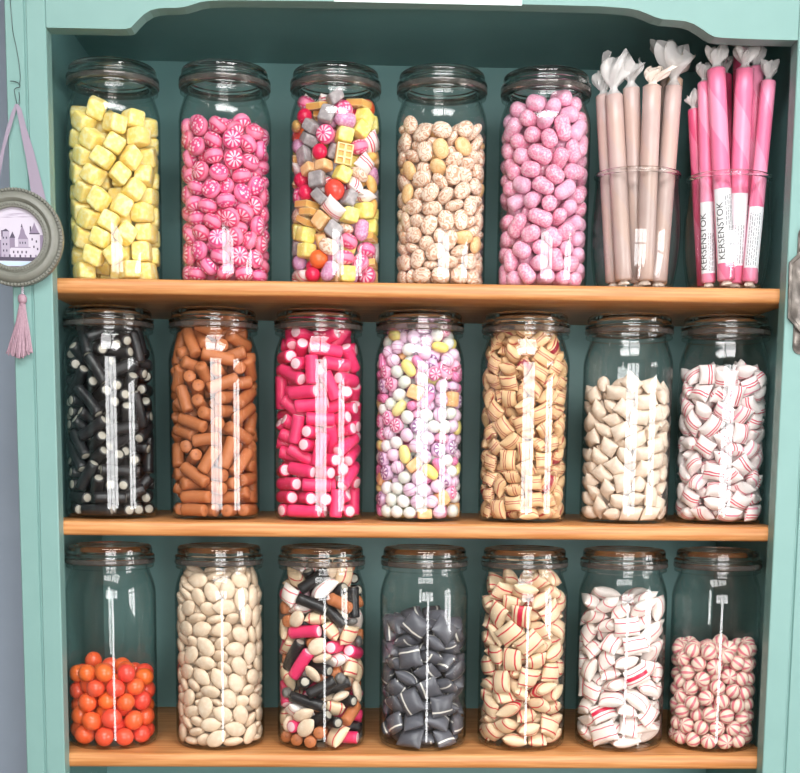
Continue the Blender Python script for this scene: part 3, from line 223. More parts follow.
  57,-84,-187,787,146,28,8,56,297,35,1059,95,3,98,56,-249,-166,879,81,-40,135,56,99,-279,865,70,154,14,56,-70,70,772,19,156,87,56,-213,-62,819,-6,27,-36,56,33,-176,831,-57,63,-9,56,-129,-128,883,-163,25,41,57,268,-124,761,75,-46,-100,56,-23,-278,921,30,148,-6,56,-182,81,859,17,46,19,57,-182,-23,948,0,9,-70,57,222,-178,880,39,-169,49,56,272,98,910,-129,-39,-29,56,-9,-75,903,14,-21,-161,56,269,-30,848,12,12,82,57,-286,-67,992,-62,60,111,56,157,-244,992,137,-48,-16,56,53,48,919,30,171,-68,57,-283,88,1016,-76,39,-95,57,-151,-249,978,7,57,70,57,259,-138,993,96,11,48,57,-174,-130,999,46,5,16,57,151,-106,944,-17,122,-41,57,38,-290,1058,52,37,7,57,236,-10,955,71,-10,-83,56,-186,-9,1053,20,163,-50,56,-253,-132,1117,-40,14,-58,56,56,-163,984,-40,-22,58,57,-154,-249,1100,65,0,141,
  56,296,-16,1211,69,-53,-79,56,-46,-218,1014,-96,-33,-94,57,269,-110,1113,-131,-3,-114,57,48,53,1056,171,-23,-13,57,182,-220,1109,39,34,161,56,-260,-144,1256,-83,-22,111,56,228,-176,1228,61,-10,-118,56,-297,7,1142,91,-65,-102,56,32,-184,1109,-44,44,52,57,145,-79,1093,1,-148,-107,57,-110,-125,1094,168,38,-39,57,77,-286,1179,86,28,14,57,-151,-228,1208,162,15,-33,57,165,2,1199,-38,-1,115,56,-7,81,1140,-1,-28,14,56,-201,-37,1196,16,-161,-90,56,198,-164,1388,90,51,-120,56,-213,106,1226,-13,15,4,56,13,-57,1099,-26,50,179,57,-39,-123,1182,-15,-11,-57,57,118,-151,1190,-21,-176,68,57,-34,-270,1233,-120,-20,-120,56,239,-69,1303,-166,-39,-20,57,-147,-110,1263,175,31,8,56,-122,-223,1320,39,-136,-34,56,118,-252,1300,-72,29,23,57,-24,-248,1373,59,-134,1,56,-269,0,1324,116,20,-91,57,-36,-130,1297,126,13,-84,56,90,-157,1310,61,26,-165,
  57,-145,19,1297,16,-176,8,57,238,50,1362,-125,16,-100,56,-209,97,1398,-37,38,-63,57,-153,-71,1373,-3,-25,72,56,151,-64,1369,36,-9,-146,57,84,-221,1438,102,-42,-6,57,-230,-68,1437,125,-26,64,57,-211,43,1515,-66,31,-76,57,-117,-165,1427,5,178,21,56,-116,45,1449,-28,174,-14,56,-37,-194,1507,0,-32,164,57,200,9,1461,14,155,92,57,77,95,1506,7,6,29,56,93,-31,1455,9,-5,-65,57,-140,140,1522,-8,-140,40,57,-119,-67,1499,24,-26,142,56,145,-13,1548,2,-9,-139,57,0,-84,1514,80,9,107],
 [61,281,91,96,6,105,17,60,-188,225,104,-8,71,-70,61,-127,-237,76,7,-5,-119,60,97,21,75,-165,-5,31,61,102,277,84,108,0,156,60,-123,49,78,30,4,167,60,-28,-74,81,6,155,24,60,169,-241,82,-57,3,37,61,284,-46,84,113,0,101,61,-284,-40,80,-32,-4,-84,60,4,-292,82,-57,3,9,61,-254,102,79,2,23,68,60,-230,-178,127,112,-37,-86,61,173,-97,77,162,-4,-61,60,61,-177,87,7,145,-43,61,-286,7,188,4,-134,-3,60,39,165,81,53,-3,-68,61,-90,-272,180,139,11,-15,61,-165,-73,84,-71,-1,-71,61,245,-152,159,86,-24,-150,60,-133,-1,176,-16,-161,-18,60,-70,-157,148,-16,-171,-16,60,167,-248,224,46,-98,-94,60,60,-8,170,32,13,-31,60,35,-261,201,-10,-21,-82,60,221,-24,170,157,-26,38,61,124,-138,191,-19,35,113,60,-251,-113,230,40,30,48,60,-265,105,294,10,-129,-33,60,-178,-222,271,62,31,94,
  60,293,22,303,41,112,61,61,153,21,254,-165,1,35,61,-150,-77,262,47,-38,125,60,0,-90,221,-2,-5,-20,61,-61,48,254,173,-2,-38,61,-73,-287,328,-78,-104,-30,60,243,-98,273,38,-11,-45,60,-135,142,307,17,-56,7,60,-54,-182,275,176,20,-39,60,114,-140,297,3,167,-28,61,62,-277,314,-106,-12,-117,61,281,-86,391,-102,-15,-85,60,-289,-38,322,-48,-29,-82,60,-144,26,339,12,5,-11,60,-212,-189,388,38,-40,-174,60,200,-212,372,-87,-7,66,60,-285,64,416,54,-9,83,60,-121,-255,451,34,-140,24,61,162,-40,350,25,-27,-36,61,276,-72,519,-31,-134,66,60,-260,-75,432,-179,37,15,61,89,-126,394,-167,-1,-60,61,-5,-196,369,-145,43,62,61,215,-202,504,71,9,-135,61,-120,-105,375,26,-135,-10,61,94,-274,438,13,124,-50,61,-115,-84,484,8,-5,-149,60,31,-169,475,-165,-13,-61,60,175,-69,464,3,-6,112,60,-290,-4,541,121,-2,-77,
  61,-61,-278,545,163,46,-11,60,-237,-166,521,131,33,-33,61,155,-119,555,-2,157,29,60,-284,-90,683,79,12,102,60,87,-278,559,131,-5,20,61,-250,137,523,-32,-37,177,60,-24,-129,556,11,177,54,60,298,-11,640,-89,49,-80,60,-81,-19,612,105,-62,-83,60,-188,49,563,176,32,17,60,28,-292,664,53,28,-176,61,-226,179,643,39,-17,52,61,-182,-231,607,109,34,-35,61,199,-213,625,70,163,13,61,243,-116,672,92,4,156,61,-256,57,669,-179,7,-1,60,-81,-189,640,21,-1,129,60,169,-12,639,-16,-20,-166,61,-181,-94,582,3,-151,66,60,60,-153,632,175,17,-42,60,141,-231,727,17,-31,-74,61,-171,-69,686,3,-11,109,61,-95,-281,733,-98,-26,-12,61,285,-52,785,111,41,-62,61,-280,102,789,41,-84,118,61,14,-217,735,-2,-143,114,60,-205,-183,740,-12,30,-44,61,88,-99,722,-21,-8,-52,60,-291,-41,805,122,-27,-82,61,-180,-15,793,-28,48,-9,
  61,-76,-281,911,77,-31,-161,61,286,42,907,139,50,-77,60,-142,-222,820,167,21,49,60,207,-151,790,-166,-6,-36,60,-254,-152,891,61,-45,132,60,50,-292,844,108,4,17,60,298,18,1046,-95,-44,95,61,-277,49,912,-23,-139,30,61,3,-194,848,32,-61,-130,60,-93,-83,842,20,7,69,60,276,-109,906,107,10,-116,61,43,-83,831,-70,4,-157,60,-191,-44,917,32,-160,25,61,-147,-185,922,35,20,44,61,173,-226,872,77,12,171,60,-32,-146,946,-8,-20,-84,61,-174,77,944,-61,24,-44,60,-134,-257,1034,48,-174,-22,61,-283,-79,1017,-106,20,109,61,138,-186,993,92,-109,-25,60,190,-41,960,3,32,126,61,-274,44,1034,-100,-15,140,60,248,-147,1028,-14,-123,-13,61,-59,102,966,73,-9,56,60,-139,-122,1013,10,-179,-1,61,-146,0,1041,-152,-36,-21,61,87,-280,965,-78,-7,-3,60,32,150,1089,-23,143,-81,61,18,-208,1047,-161,-16,-32,61,-227,-172,1106,-93,-1,81,
  60,65,-86,979,-29,76,-30,61,155,159,1084,-16,-37,88,61,-26,-294,1114,-110,43,-22,61,-84,-183,1104,23,5,-153,60,139,-258,1096,-126,-15,27],
 [64,-179,-193,85,174,28,40,65,222,-190,91,83,1,-134,65,69,280,87,-66,-178,-18,64,-187,156,81,-16,166,-39,65,-253,-62,81,-18,3,13,64,20,-272,82,32,-3,-173,65,275,-52,90,7,137,0,65,-94,269,85,-43,178,18,65,69,28,82,-23,-5,-163,64,176,182,79,-17,176,43,64,-13,153,84,40,1,61,65,-92,-6,81,-18,-175,1,65,-280,78,126,-80,35,-82,64,-19,-137,93,-179,4,14,65,141,-98,86,-22,-21,36,64,99,-272,188,56,-160,25,65,-190,-9,173,-1,2,-119,64,-62,85,187,42,5,-29,65,74,-61,172,32,-8,-60,64,-95,-246,168,15,-170,-19,64,210,-153,203,-17,7,60,65,8,-190,226,1,-163,43,65,283,-7,214,-32,-30,82,64,-265,-124,208,-78,30,-51,65,-285,16,258,104,79,61,65,-93,-271,284,46,1,-18,64,122,-233,293,168,15,29,64,-221,154,294,20,-24,60,65,-145,-136,251,158,17,-67,65,-166,19,295,70,-4,70,
  64,-113,-272,421,94,-9,150,64,274,-49,333,-120,-1,-78,65,-219,-172,340,-174,-40,28,64,60,-94,295,-74,-11,158,64,-284,-43,383,48,-37,106,65,28,-271,391,-40,-17,-62,64,-77,-136,340,31,-5,126,65,219,-188,367,-83,33,77,64,24,-109,414,3,-19,100,65,287,47,456,72,-3,-82,64,-223,167,420,31,-34,61,65,-161,-30,415,150,22,-6,64,-125,95,448,0,124,80,65,-253,-148,483,101,41,123,64,121,-259,474,-48,38,34,64,-110,-148,456,42,-1,-5,65,163,-70,418,34,-125,-89,65,-277,78,493,-54,45,-100,65,-73,-28,506,19,10,170,65,81,-146,513,25,174,-53,64,252,-137,504,-44,129,-71,64,-143,61,572,32,-179,-19,64,-37,-232,522,40,15,61,64,63,19,539,-19,9,-73,65,-126,-122,577,-27,169,40,65,179,-222,596,26,127,-27,65,-234,-33,546,-5,-17,161,65,43,-260,602,1,-169,-84,64,281,-13,581,-64,-23,56,65,-188,-224,625,-87,-32,144,
  65,84,-280,727,-71,99,37,65,-274,83,650,91,-9,46,65,-55,-272,691,-37,32,58,64,-210,208,684,119,-97,16,65,-260,-77,649,8,13,-73,65,154,-89,583,36,-152,-4,64,275,-69,709,-26,126,-38,64,6,-107,632,170,-16,-82,64,175,-170,702,-2,156,-43,64,-146,105,685,-127,11,57,64,-144,-124,697,9,30,2,64,-286,40,780,126,41,-87,65,31,-173,742,38,-174,25,65,210,-198,823,-60,-4,47,64,-267,-124,810,100,46,-57,65,-27,-50,877,25,-55,-98,64,-3,-20,753,-31,-14,99,64,81,-261,868,29,42,124,64,288,43,834,63,32,-81,65,-147,0,764,-52,9,168,64,-147,-249,778,54,132,-33,65,195,-46,813,20,23,-52,65,132,82,808,-8,-19,29,65,-82,-139,799,43,-157,51,65,82,-126,842,40,-153,23,64,-185,82,875,33,-11,18,65,-62,-280,895,62,-29,158,64,253,-92,920,92,15,-155,64,20,-286,1020,14,118,-77,65,-170,-68,858,-140,-3,-65,
  64,157,-217,951,168,42,39,64,-188,221,926,116,-4,-144,65,-204,-200,902,44,-145,-43,64,273,37,981,-47,153,-29,64,-288,-22,918,-124,47,77,64,0,-167,949,55,41,-169,65,-72,32,952,0,-19,-37,64,-177,-93,974,16,-6,140,64,102,1,913,9,-164,20,64,13,-44,1025,23,16,9,64,-102,-239,1026,127,5,56,65,233,-151,1034,-37,-25,33,64,-276,104,1012,94,-42,65,65,148,-251,1102,-81,-24,15,65,-281,-29,1063,119,-19,-127,64,-51,-285,1156,61,-1,168,64,-225,-182,1051,-65,-10,123,64,138,-103,1091,55,-47,-37,64,-150,-30,1070,-13,-37,-168,65,40,-168,1111,59,-19,112,64,263,8,1103,-13,11,94,64,-90,-122,1114,-139,18,21,65,249,-145,1168,55,-11,67,64,90,-248,1212,26,2,-161,65,4,162,1197,-73,-142,51,65,-272,80,1180,-52,30,-81,65,-17,292,1226,-78,49,8,65,-190,-214,1190,10,99,94,65,53,-11,1154,-30,151,0,65,194,219,1239,83,-25,147,
  64,210,-1,1208,-125,-17,-10,65,-41,-71,1213,-18,-6,-43,64,-255,-92,1188,-39,32,176,65,104,-111,1230,-100,-35,44],
 [68,-21,-263,103,95,-25,84,69,250,-115,95,144,-16,44,68,-199,-178,100,155,11,-13,69,133,-243,96,-97,11,25,69,125,-35,97,-25,32,25,69,258,45,98,47,126,19,68,-68,-85,100,-144,-5,-32,68,-125,-238,225,43,-31,-176,68,200,-181,223,168,-60,-4,69,145,235,241,41,51,164,69,138,50,212,9,172,-83,68,-267,-32,116,26,-136,76,69,57,-143,175,58,-28,85,68,-155,5,218,21,-155,-73,68,269,-34,228,45,32,-95,68,252,-95,373,83,115,-24,68,-239,-127,254,46,-49,-54,69,-48,-118,276,-169,2,-57,68,236,122,300,15,-23,174,68,-162,-217,375,88,-22,-58,69,-151,-51,359,152,-47,-31,68,101,-101,314,-13,173,74,68,266,50,438,-63,79,-78,68,38,-269,256,-139,-21,6,69,124,-61,456,133,35,-5,69,-276,15,311,-88,-49,82,68,-156,-126,500,10,-144,28,69,148,-233,382,9,129,27,69,-272,-47,444,32,-123,-49,68,-2,-200,392,6,152,61,
  69,119,77,503,123,-15,3,69,-13,-23,410,45,-67,-69,69,215,-170,501,14,167,59,68,14,191,491,-3,154,73,69,-87,122,579,64,6,139,69,-267,-62,589,48,-7,77,69,76,-266,505,-85,-159,-9,69,143,236,564,151,9,-50,69,268,-43,561,136,14,-10,69,-66,268,599,82,-169,4,69,-262,92,571,-68,18,-104,69,-82,-261,503,25,14,-147,69,-158,-221,619,136,22,-97,69,155,-228,622,24,-100,38,69,243,122,575,-48,-165,54,69,56,125,624,25,0,-73,68,7,-132,534,103,-6,-1,68,119,-34,607,89,-35,103,69,-194,196,655,-72,100,-20,69,-84,-26,594,-41,118,-107,69,-12,-274,630,-21,59,-32],
 [73,-95,-250,79,-48,21,58,72,259,-173,113,117,-61,32,73,302,70,85,-77,10,104,73,-296,-102,105,81,109,-79,73,129,-255,66,-21,-7,10,72,4,-312,103,-77,-40,-5,72,246,-59,59,4,175,-3,73,116,-121,60,0,0,-47,72,-204,-193,60,-9,-4,-79,72,313,-29,259,86,-23,-92,72,-87,-302,353,73,97,-27,72,143,-277,174,78,-20,-153,73,-202,-30,61,-7,-174,10,72,34,-215,89,16,139,-38,72,309,-57,684,-86,-43,-104,72,-161,-234,139,-9,-23,-67,72,274,-38,140,-27,28,121,72,-245,-168,203,123,9,-71,73,102,-296,426,98,66,24,72,-297,8,173,42,-125,-39,73,155,-272,555,-86,-115,22,73,-310,-44,301,79,-114,-69,73,265,106,179,-48,162,-33,73,-147,-234,219,-6,37,54,73,-196,-69,128,26,-7,71,73,-41,-301,214,-78,-4,4,72,251,-132,214,-39,46,122,73,151,-179,146,39,-156,39,73,258,83,265,18,147,16,73,-197,-221,305,-44,-28,-41,
  72,-314,-13,563,86,46,88,72,-132,-107,163,161,29,-54,72,-6,-200,161,-7,-3,16,73,-220,-222,1160,-82,-30,-47,73,52,-308,305,-86,-153,13,73,56,-221,233,-13,10,159,73,117,-125,190,147,-5,2,72,190,-242,281,-58,62,59,72,-213,-124,287,-48,44,25,72,-51,-238,291,74,21,162,72,293,-116,376,-87,23,66,72,159,-155,278,28,-17,-140,72,192,-69,304,25,2,180,72,41,-158,311,18,163,21,73,275,100,373,-30,127,-11,73,263,-5,351,53,9,-171,73,-228,-215,418,-91,128,-49,73,-251,-109,390,128,23,-1,73,180,-217,385,52,33,163,72,-76,-75,355,8,-15,159,73,-115,-207,365,21,-155,48,72,4,-239,387,152,-7,-80,72,-217,104,1400,-126,23,43,72,-239,-203,638,-87,-17,-54,73,305,66,555,84,-51,-71,73,-307,-3,429,70,24,94,73,-46,-298,486,55,-172,-10,72,-269,-125,510,-110,18,94,72,-80,-304,859,88,-132,-14,72,291,-8,452,35,-7,-80,
  72,281,-140,585,-93,8,65,72,-129,-174,427,8,26,109,72,97,-204,436,41,-177,35,73,253,-33,510,-153,-4,-64,72,36,-90,385,-12,7,-48,73,-167,-88,450,-8,140,-106,73,-111,-292,603,96,37,-22,72,238,-162,470,133,19,79,73,-184,-224,527,55,1,115,72,-14,-136,455,10,-179,-12,72,124,-72,439,-10,-12,-39,73,-232,-97,584,59,-138,-37,72,24,-314,600,82,-118,8,73,-74,-222,522,127,31,-11,72,195,-161,551,-114,-48,-99,72,69,-214,514,13,-11,-135,72,-205,-238,773,-89,41,139,73,222,-48,583,26,171,25,72,185,-253,686,-86,51,42,72,-34,-208,600,16,149,-64,72,286,96,696,-113,42,-62,73,-280,-121,722,121,-50,-71,72,90,-169,571,-3,19,95,72,258,-180,780,99,101,58,73,-303,23,675,-122,37,82,73,-83,-294,720,66,1,161,73,201,8,635,17,174,30,72,139,-138,631,1,12,93,73,-217,-34,660,59,9,95,73,64,-276,678,-7,-138,68,
  73,312,20,810,90,-68,88,73,-152,-169,624,-38,-22,-93,73,150,-272,831,-101,-10,-150,73,-305,-27,810,-140,67,47,73,-48,-190,672,5,155,-42,73,215,-117,681,164,7,-61,73,125,-202,723,42,29,-174,73,-157,-162,707,166,-2,-72,73,246,-94,790,91,-45,46,73,-265,104,824,23,-162,-78,73,33,-275,774,141,-28,-52,73,-105,-295,998,92,-15,-21,73,70,-179,776,173,-37,-53,72,314,-26,961,90,-84,89,73,-92,-211,765,-19,-150,65,72,-216,-110,781,32,160,-76,73,-48,-202,823,13,42,55,73,-168,7,757,-16,-146,-75,73,-176,-219,877,-5,-138,62,73,189,-248,950,84,-34,-138,73,197,57,783,-23,158,3,73,-258,-114,885,20,-42,-171,72,253,58,883,38,25,-111,73,97,-276,1323,9,-98,-79,73,271,-133,929,77,57,81,73,46,-278,874,-9,47,111,72,232,-74,1396,-90,-20,-79,72,-145,-235,1387,-79,0,149,72,291,120,1020,-86,-36,112,73,-311,-33,967,60,79,66,
  72,-13,-167,889,-168,8,87,72,-286,82,1062,-111,44,42,72,182,-145,861,-35,-10,58,72,-248,-193,987,87,-2,128,73,-137,-197,937,-52,1,-37,72,108,-183,908,-33,145,-90,73,50,-307,997,77,163,11,73,-100,-84,932,-174,-1,-68,72,235,-209,1101,-90,-81,55,72,299,-97,1080,83,104,68,72,-246,-59,1361,17,-141,-70,73,-78,-180,1005,10,-164,76,73,292,31,1089,-160,-56,-5,73,-243,-16,1038,2,49,-27,73,-294,-108,1095,111,84,-47,73,168,-151,981,151,-17,-41,73,271,156,1148,-88,5,-61,72,8,-235,981,59,5,-166,72,275,24,1387,-37,-77,-140,73,-151,-248,1076,28,19,147,73,235,-73,1024,-87,36,77,72,125,-244,1075,-145,-24,-101,73,-196,-131,1015,-3,-48,-145,72,281,-138,1234,93,100,71,73,2,-282,1076,179,-17,-33,73,136,-60,1027,24,-11,-63,72,45,-139,1037,-34,12,86,72,295,-14,1199,132,-51,41,73,-54,-155,1072,6,-20,-103,73,-26,-297,1296,99,-115,-11,
  73,176,1,1093,12,4,153,72,-188,-152,1128,77,-22,147,72,199,-240,1240,-84,108,41,72,66,-307,1178,-93,3,-165,72,248,-29,1262,-45,45,108,72,-301,41,1193,31,-65,121,73,216,-121,1173,-91,-58,-95,73,286,118,1269,77,-38,120,72,100,-227,1183,37,-68,-121,73,139,-112,1123,-93,0,112,72,-288,38,1326,-90,-8,82,73,-48,-271,1156,-50,28,32,73,36,-130,1117,-10,-5,-97,72,204,31,1286,52,-25,-103,73,-134,-257,1250,-14,68,45,72,127,-175,1241,53,52,152,73,4,-97,1188,14,176,-69,73,-271,-53,1211,-169,39,-10,72,-127,-58,1176,4,-15,-57,72,-59,-189,1180,-41,-13,-33,72,-238,-155,1254,135,29,-40,72,189,-193,1379,97,38,41,72,-219,-12,1268,-131,-20,100,72,-23,-204,1257,-21,1,-35,73,80,19,1221,30,12,-142,72,-179,-172,1324,-22,-171,4,72,209,57,1397,117,-41,47,73,46,-225,1344,86,14,-157,72,-48,-177,1344,-39,1,-144,73,175,-130,1434,-10,-58,-5,
  73,-200,-122,1410,25,-160,-19,73,88,-46,1369,5,-11,12,72,-7,-227,1426,8,-20,-37,72,158,131,1403,125,-35,60,73,56,-132,1415,14,-6,-48,72,-46,224,1386,-168,-18,60,72,-85,-74,1389,-5,-26,-55,73,69,169,1425,-17,28,173,73,-41,-12,1432,-31,1,-16,73,82,41,1433,-6,-180,-34,72,-194,31,1427,-22,-147,-11],
 [24,-73,-197,75,-11,0,88,80,131,-205,110,-10,126,31,29,194,-109,75,-11,0,-16,24,-278,8,75,170,0,88,25,-182,-153,78,124,1,-95,120,296,-40,53,3,1,-102,80,-292,18,209,-91,-5,-89,72,-111,-295,194,89,-47,-22,120,312,46,73,88,70,89,73,-249,-111,196,84,-39,48,24,10,-211,138,161,-8,-97,72,28,-30,94,73,139,12,29,-165,-154,178,-63,-4,-129,21,210,-53,158,30,-169,14,20,69,-184,228,-21,-2,-57,21,-19,-242,245,-18,28,143,25,244,-153,284,5,-35,58,84,-172,-149,299,21,-161,14,28,203,-40,260,108,11,14,80,-5,76,171,-25,-128,-23,28,195,64,191,-32,9,24,73,-286,47,332,-150,6,86,24,-36,-73,317,126,15,98,84,216,198,322,87,15,131,120,-25,-32,182,-84,32,-146,81,114,-202,336,-11,-151,102,72,-131,-262,291,130,-28,-18,72,296,-100,458,-141,76,23,29,253,40,353,-37,-55,-39,20,164,-107,389,24,-2,-42,
  85,80,81,303,-9,174,-81,81,-149,-50,394,-160,-15,89,29,-285,-38,427,99,47,-82,124,-248,126,500,66,145,-30,20,-109,-230,398,-172,14,-16,120,205,-35,360,101,-9,137,120,-19,-30,399,16,-3,-8,21,8,-285,526,-91,152,1,73,55,-134,419,-157,-1,-43,73,162,-237,443,20,11,-132,120,-197,49,458,36,32,148,80,178,-65,599,-3,116,136,24,212,45,488,-50,1,-130,120,-274,-133,451,-10,-119,-54,80,-264,-87,577,58,41,69,20,106,-207,504,47,-24,-1,120,146,-124,469,174,10,-29,25,63,-186,604,-19,160,1,81,246,-150,666,92,17,70,81,289,38,616,-80,112,-71,29,-56,-87,462,-57,18,-114,20,-137,-160,536,-146,-14,-83,73,-61,-287,635,19,-53,-159,120,163,-275,599,95,-125,24,20,-214,-196,775,25,55,132,73,-119,40,501,-41,-44,-176,72,-307,67,609,-97,-63,83,85,-88,-59,603,28,0,161,28,-152,-244,707,40,55,148,20,-31,-218,678,0,6,-41,
  24,-190,-50,718,-26,5,6,85,122,-202,735,13,-12,-59,80,2,-140,792,-33,3,74,29,119,-202,847,50,-4,-108,20,-168,227,764,-46,-140,36,73,17,-284,764,176,-19,-26,120,305,-97,877,87,-32,77,73,-22,-312,868,-94,-42,0,85,146,5,801,132,3,127,29,264,-91,789,106,13,71,73,263,63,857,-14,-167,-30,80,224,-173,938,-113,-7,-115,28,-276,73,865,-136,-50,75,120,-107,-69,785,-17,-9,168,81,-226,-105,839,50,177,28,24,-72,-145,872,-1,4,96,25,235,-5,919,-23,0,-1,85,-118,107,892,22,-15,-10,20,-44,-123,968,34,-34,-170,84,282,75,1038,81,51,97,81,-273,-26,947,49,-117,-92,72,-104,60,1056,-50,-178,7,28,-123,-241,971,65,-7,-28,85,87,49,1092,-13,168,24,80,216,177,1147,-29,71,159,25,-219,112,1051,85,4,-150,85,186,-56,1024,-33,34,-169,80,87,-213,978,123,2,-97,120,253,-166,1048,-4,160,-62,25,-222,-77,1045,-167,1,60,
  24,-208,83,1146,15,2,-152,73,159,-137,1094,73,-74,13,73,-190,-247,1076,-88,141,-40,80,-35,-227,1083,-3,-1,-94,21,265,-119,1204,70,86,-57,124,-3,-37,1161,53,26,153,120,-29,-69,1021,44,-141,13,120,37,-46,986,-100,-28,-54,85,-140,-147,1161,26,172,30,20,231,84,1283,-28,5,119,21,-67,-275,1203,-92,21,-13,20,97,-213,1132,92,-135,-13,72,61,-100,1112,60,-150,43,25,230,-27,1168,-28,20,-163,25,154,-242,1206,-111,27,34,120,-303,-22,1073,-176,14,77,24,-207,-39,1152,-60,-3,27,85,-250,-149,1261,-102,14,-60,21,117,-163,1276,-24,-30,-45,84,26,-227,1327,-5,38,-162,72,165,-89,1238,-37,-40,71,28,-217,-22,1255,-123,-5,-42,80,-193,-121,1391,-53,15,-51,80,189,-127,1442,112,-79,30,20,218,87,1377,8,-6,-71,21,-141,49,1253,122,4,137,21,-63,-133,1359,-137,59,50,21,-63,-238,1390,117,-37,-4,80,-201,68,1348,-169,-3,-18,84,-132,-6,1449,6,5,113,
  25,203,63,1482,87,6,105,81,102,-68,1344,139,-36,-3,85,-162,172,1441,123,26,61,21,82,-105,1473,-139,-25,32,72,-69,133,1471,32,56,41,124,-9,28,1517,-50,-8,4,73,91,-188,1476,-82,45,74],
 [76,-148,-80,81,-10,175,-72,77,34,-144,77,-5,-5,79,77,213,-55,77,178,3,81,77,275,-104,196,96,9,-108,77,-220,100,80,-5,-14,-149,76,-104,-248,102,-52,-1,153,76,237,67,147,72,-4,-176,76,10,34,88,155,4,-2,77,165,-222,99,-51,2,-137,76,-7,-130,180,-1,5,138,77,-109,25,186,15,28,-151,76,-80,-235,245,15,27,-93,77,130,-43,191,19,-44,-143,77,39,62,263,-28,7,-29,77,-267,-25,152,-29,-16,97,77,-233,-180,206,-88,30,126,76,106,-222,241,24,21,0,76,241,65,304,-6,-38,105,76,199,-96,317,6,10,171,77,-280,94,275,90,50,-107,76,-212,-151,357,22,-36,-169,76,-64,-52,299,-11,-41,80,77,-192,19,296,71,-9,63,77,16,-179,360,-180,2,44,77,4,91,371,156,-14,-28,77,-278,36,434,-126,3,78,76,143,-256,370,-88,5,-150,76,222,24,419,10,152,51,76,-80,-105,427,26,-160,82,76,96,-91,437,153,16,-54,
  77,247,-33,528,41,-7,-11,76,-290,-20,597,100,-23,92,76,-105,-273,408,99,-120,-29,76,89,279,563,-88,30,-15,76,-146,-28,497,162,-20,-33,77,-223,-159,497,40,150,-61,76,35,-274,516,34,-130,60,76,-225,137,533,138,36,-69,76,-130,-216,590,14,-20,154,77,172,-181,526,149,-5,-41,76,-130,40,596,19,-3,135,77,50,-68,570,-20,-2,62,76,253,141,567,70,59,107,77,-213,-133,693,9,-29,-154,76,22,-252,646,-25,31,59,76,86,116,583,-13,-11,-99,77,245,-128,631,45,147,18,76,-120,-265,775,-95,-14,-30,77,65,27,705,-22,45,-63,76,247,34,673,-132,-11,-14,77,187,-45,739,-58,-127,-39,76,-262,3,775,15,-121,-82,77,-42,-131,706,22,11,38,77,47,-250,769,-21,-19,-59,77,-14,-122,822,15,-4,-126,77,163,-188,719,-54,5,121,77,-222,-108,819,-32,-172,31,77,64,-258,891,10,-42,-166,77,275,64,836,129,-37,69,76,-138,-193,898,161,7,49,
  77,192,-154,850,-36,2,-31,77,-66,66,823,20,-175,74,76,-74,-283,1031,84,-142,-9,76,236,-84,932,-7,156,-107,77,-253,-81,969,-4,-62,103,76,154,-247,998,-107,43,19,77,244,66,1000,-1,-155,-90,77,-245,70,1021,-176,25,-7,77,56,-93,927,11,-177,75,77,97,255,1037,35,29,-30,77,-196,218,982,51,101,-3,77,-79,-39,954,-106,40,38,76,9,-154,1027,179,1,-34,76,-88,108,1065,-153,29,-77,77,-202,-172,1022,-9,-142,-50,76,102,-26,1054,-59,6,147,77,76,139,1072,3,142,99],
 [81,252,-70,90,-10,-30,1,81,-273,50,96,-50,-2,-108,80,-75,-220,79,4,-4,176,81,270,102,101,-95,0,-79,81,-248,-108,126,148,41,6,81,111,-187,84,-8,-163,-93,80,-127,-19,101,171,41,34,81,33,-263,177,-18,-10,2,81,256,-34,212,1,153,1,80,-78,109,187,7,170,35,81,-140,-202,197,-33,23,30,81,-4,91,84,6,16,-40,80,-231,-20,219,-12,-1,11,80,208,-205,192,80,26,41,81,107,-6,129,-18,-176,-12,80,106,-79,232,-13,175,-81,81,76,89,270,13,-5,9,81,-34,-73,185,55,-10,102,80,-259,122,287,66,31,-121,80,16,-228,286,166,0,86,81,13,-34,320,17,164,86,81,-260,-121,335,75,-25,117,80,-118,-218,333,-2,151,-28,80,241,-77,328,-19,11,79,81,-138,23,306,-165,15,75,81,123,-219,377,27,1,122,80,261,119,280,-59,112,-50,80,210,200,485,-56,114,-18,81,-264,11,411,-8,-23,-96,81,239,-121,452,21,25,-125,
  81,219,52,403,16,-15,-1,80,84,-1,443,-13,0,123,80,-210,118,466,144,2,-34,80,-82,-72,401,-138,-7,-18,81,-168,-166,442,19,21,-75,80,-46,-207,498,-41,23,-74,81,-250,-66,531,-21,-175,-66,81,-191,-219,569,59,82,-73,80,229,20,523,-1,164,-103,81,-58,37,507,15,-4,-115,81,-217,121,593,172,25,-18,81,41,-73,549,44,-18,76,80,142,-204,506,15,19,-143,80,-288,-39,671,100,-6,-81,81,209,-203,645,-93,-6,-134,80,-149,-47,625,21,46,17,80,20,-272,606,108,9,40,81,-65,-172,643,-8,-172,36,81,287,-35,655,94,10,74,81,-113,-267,758,9,96,-109,81,121,-107,633,-131,-3,37,81,-37,7,687,41,177,-25,81,-229,-161,781,106,3,-80,80,82,-239,741,-19,151,-92,81,107,-55,773,-160,-18,76,81,250,68,762,15,24,-149,80,-205,24,768,-4,-161,65,80,-65,-142,760,34,-176,-21,81,-79,136,824,-56,8,171,81,-55,-16,816,12,-177,-3,
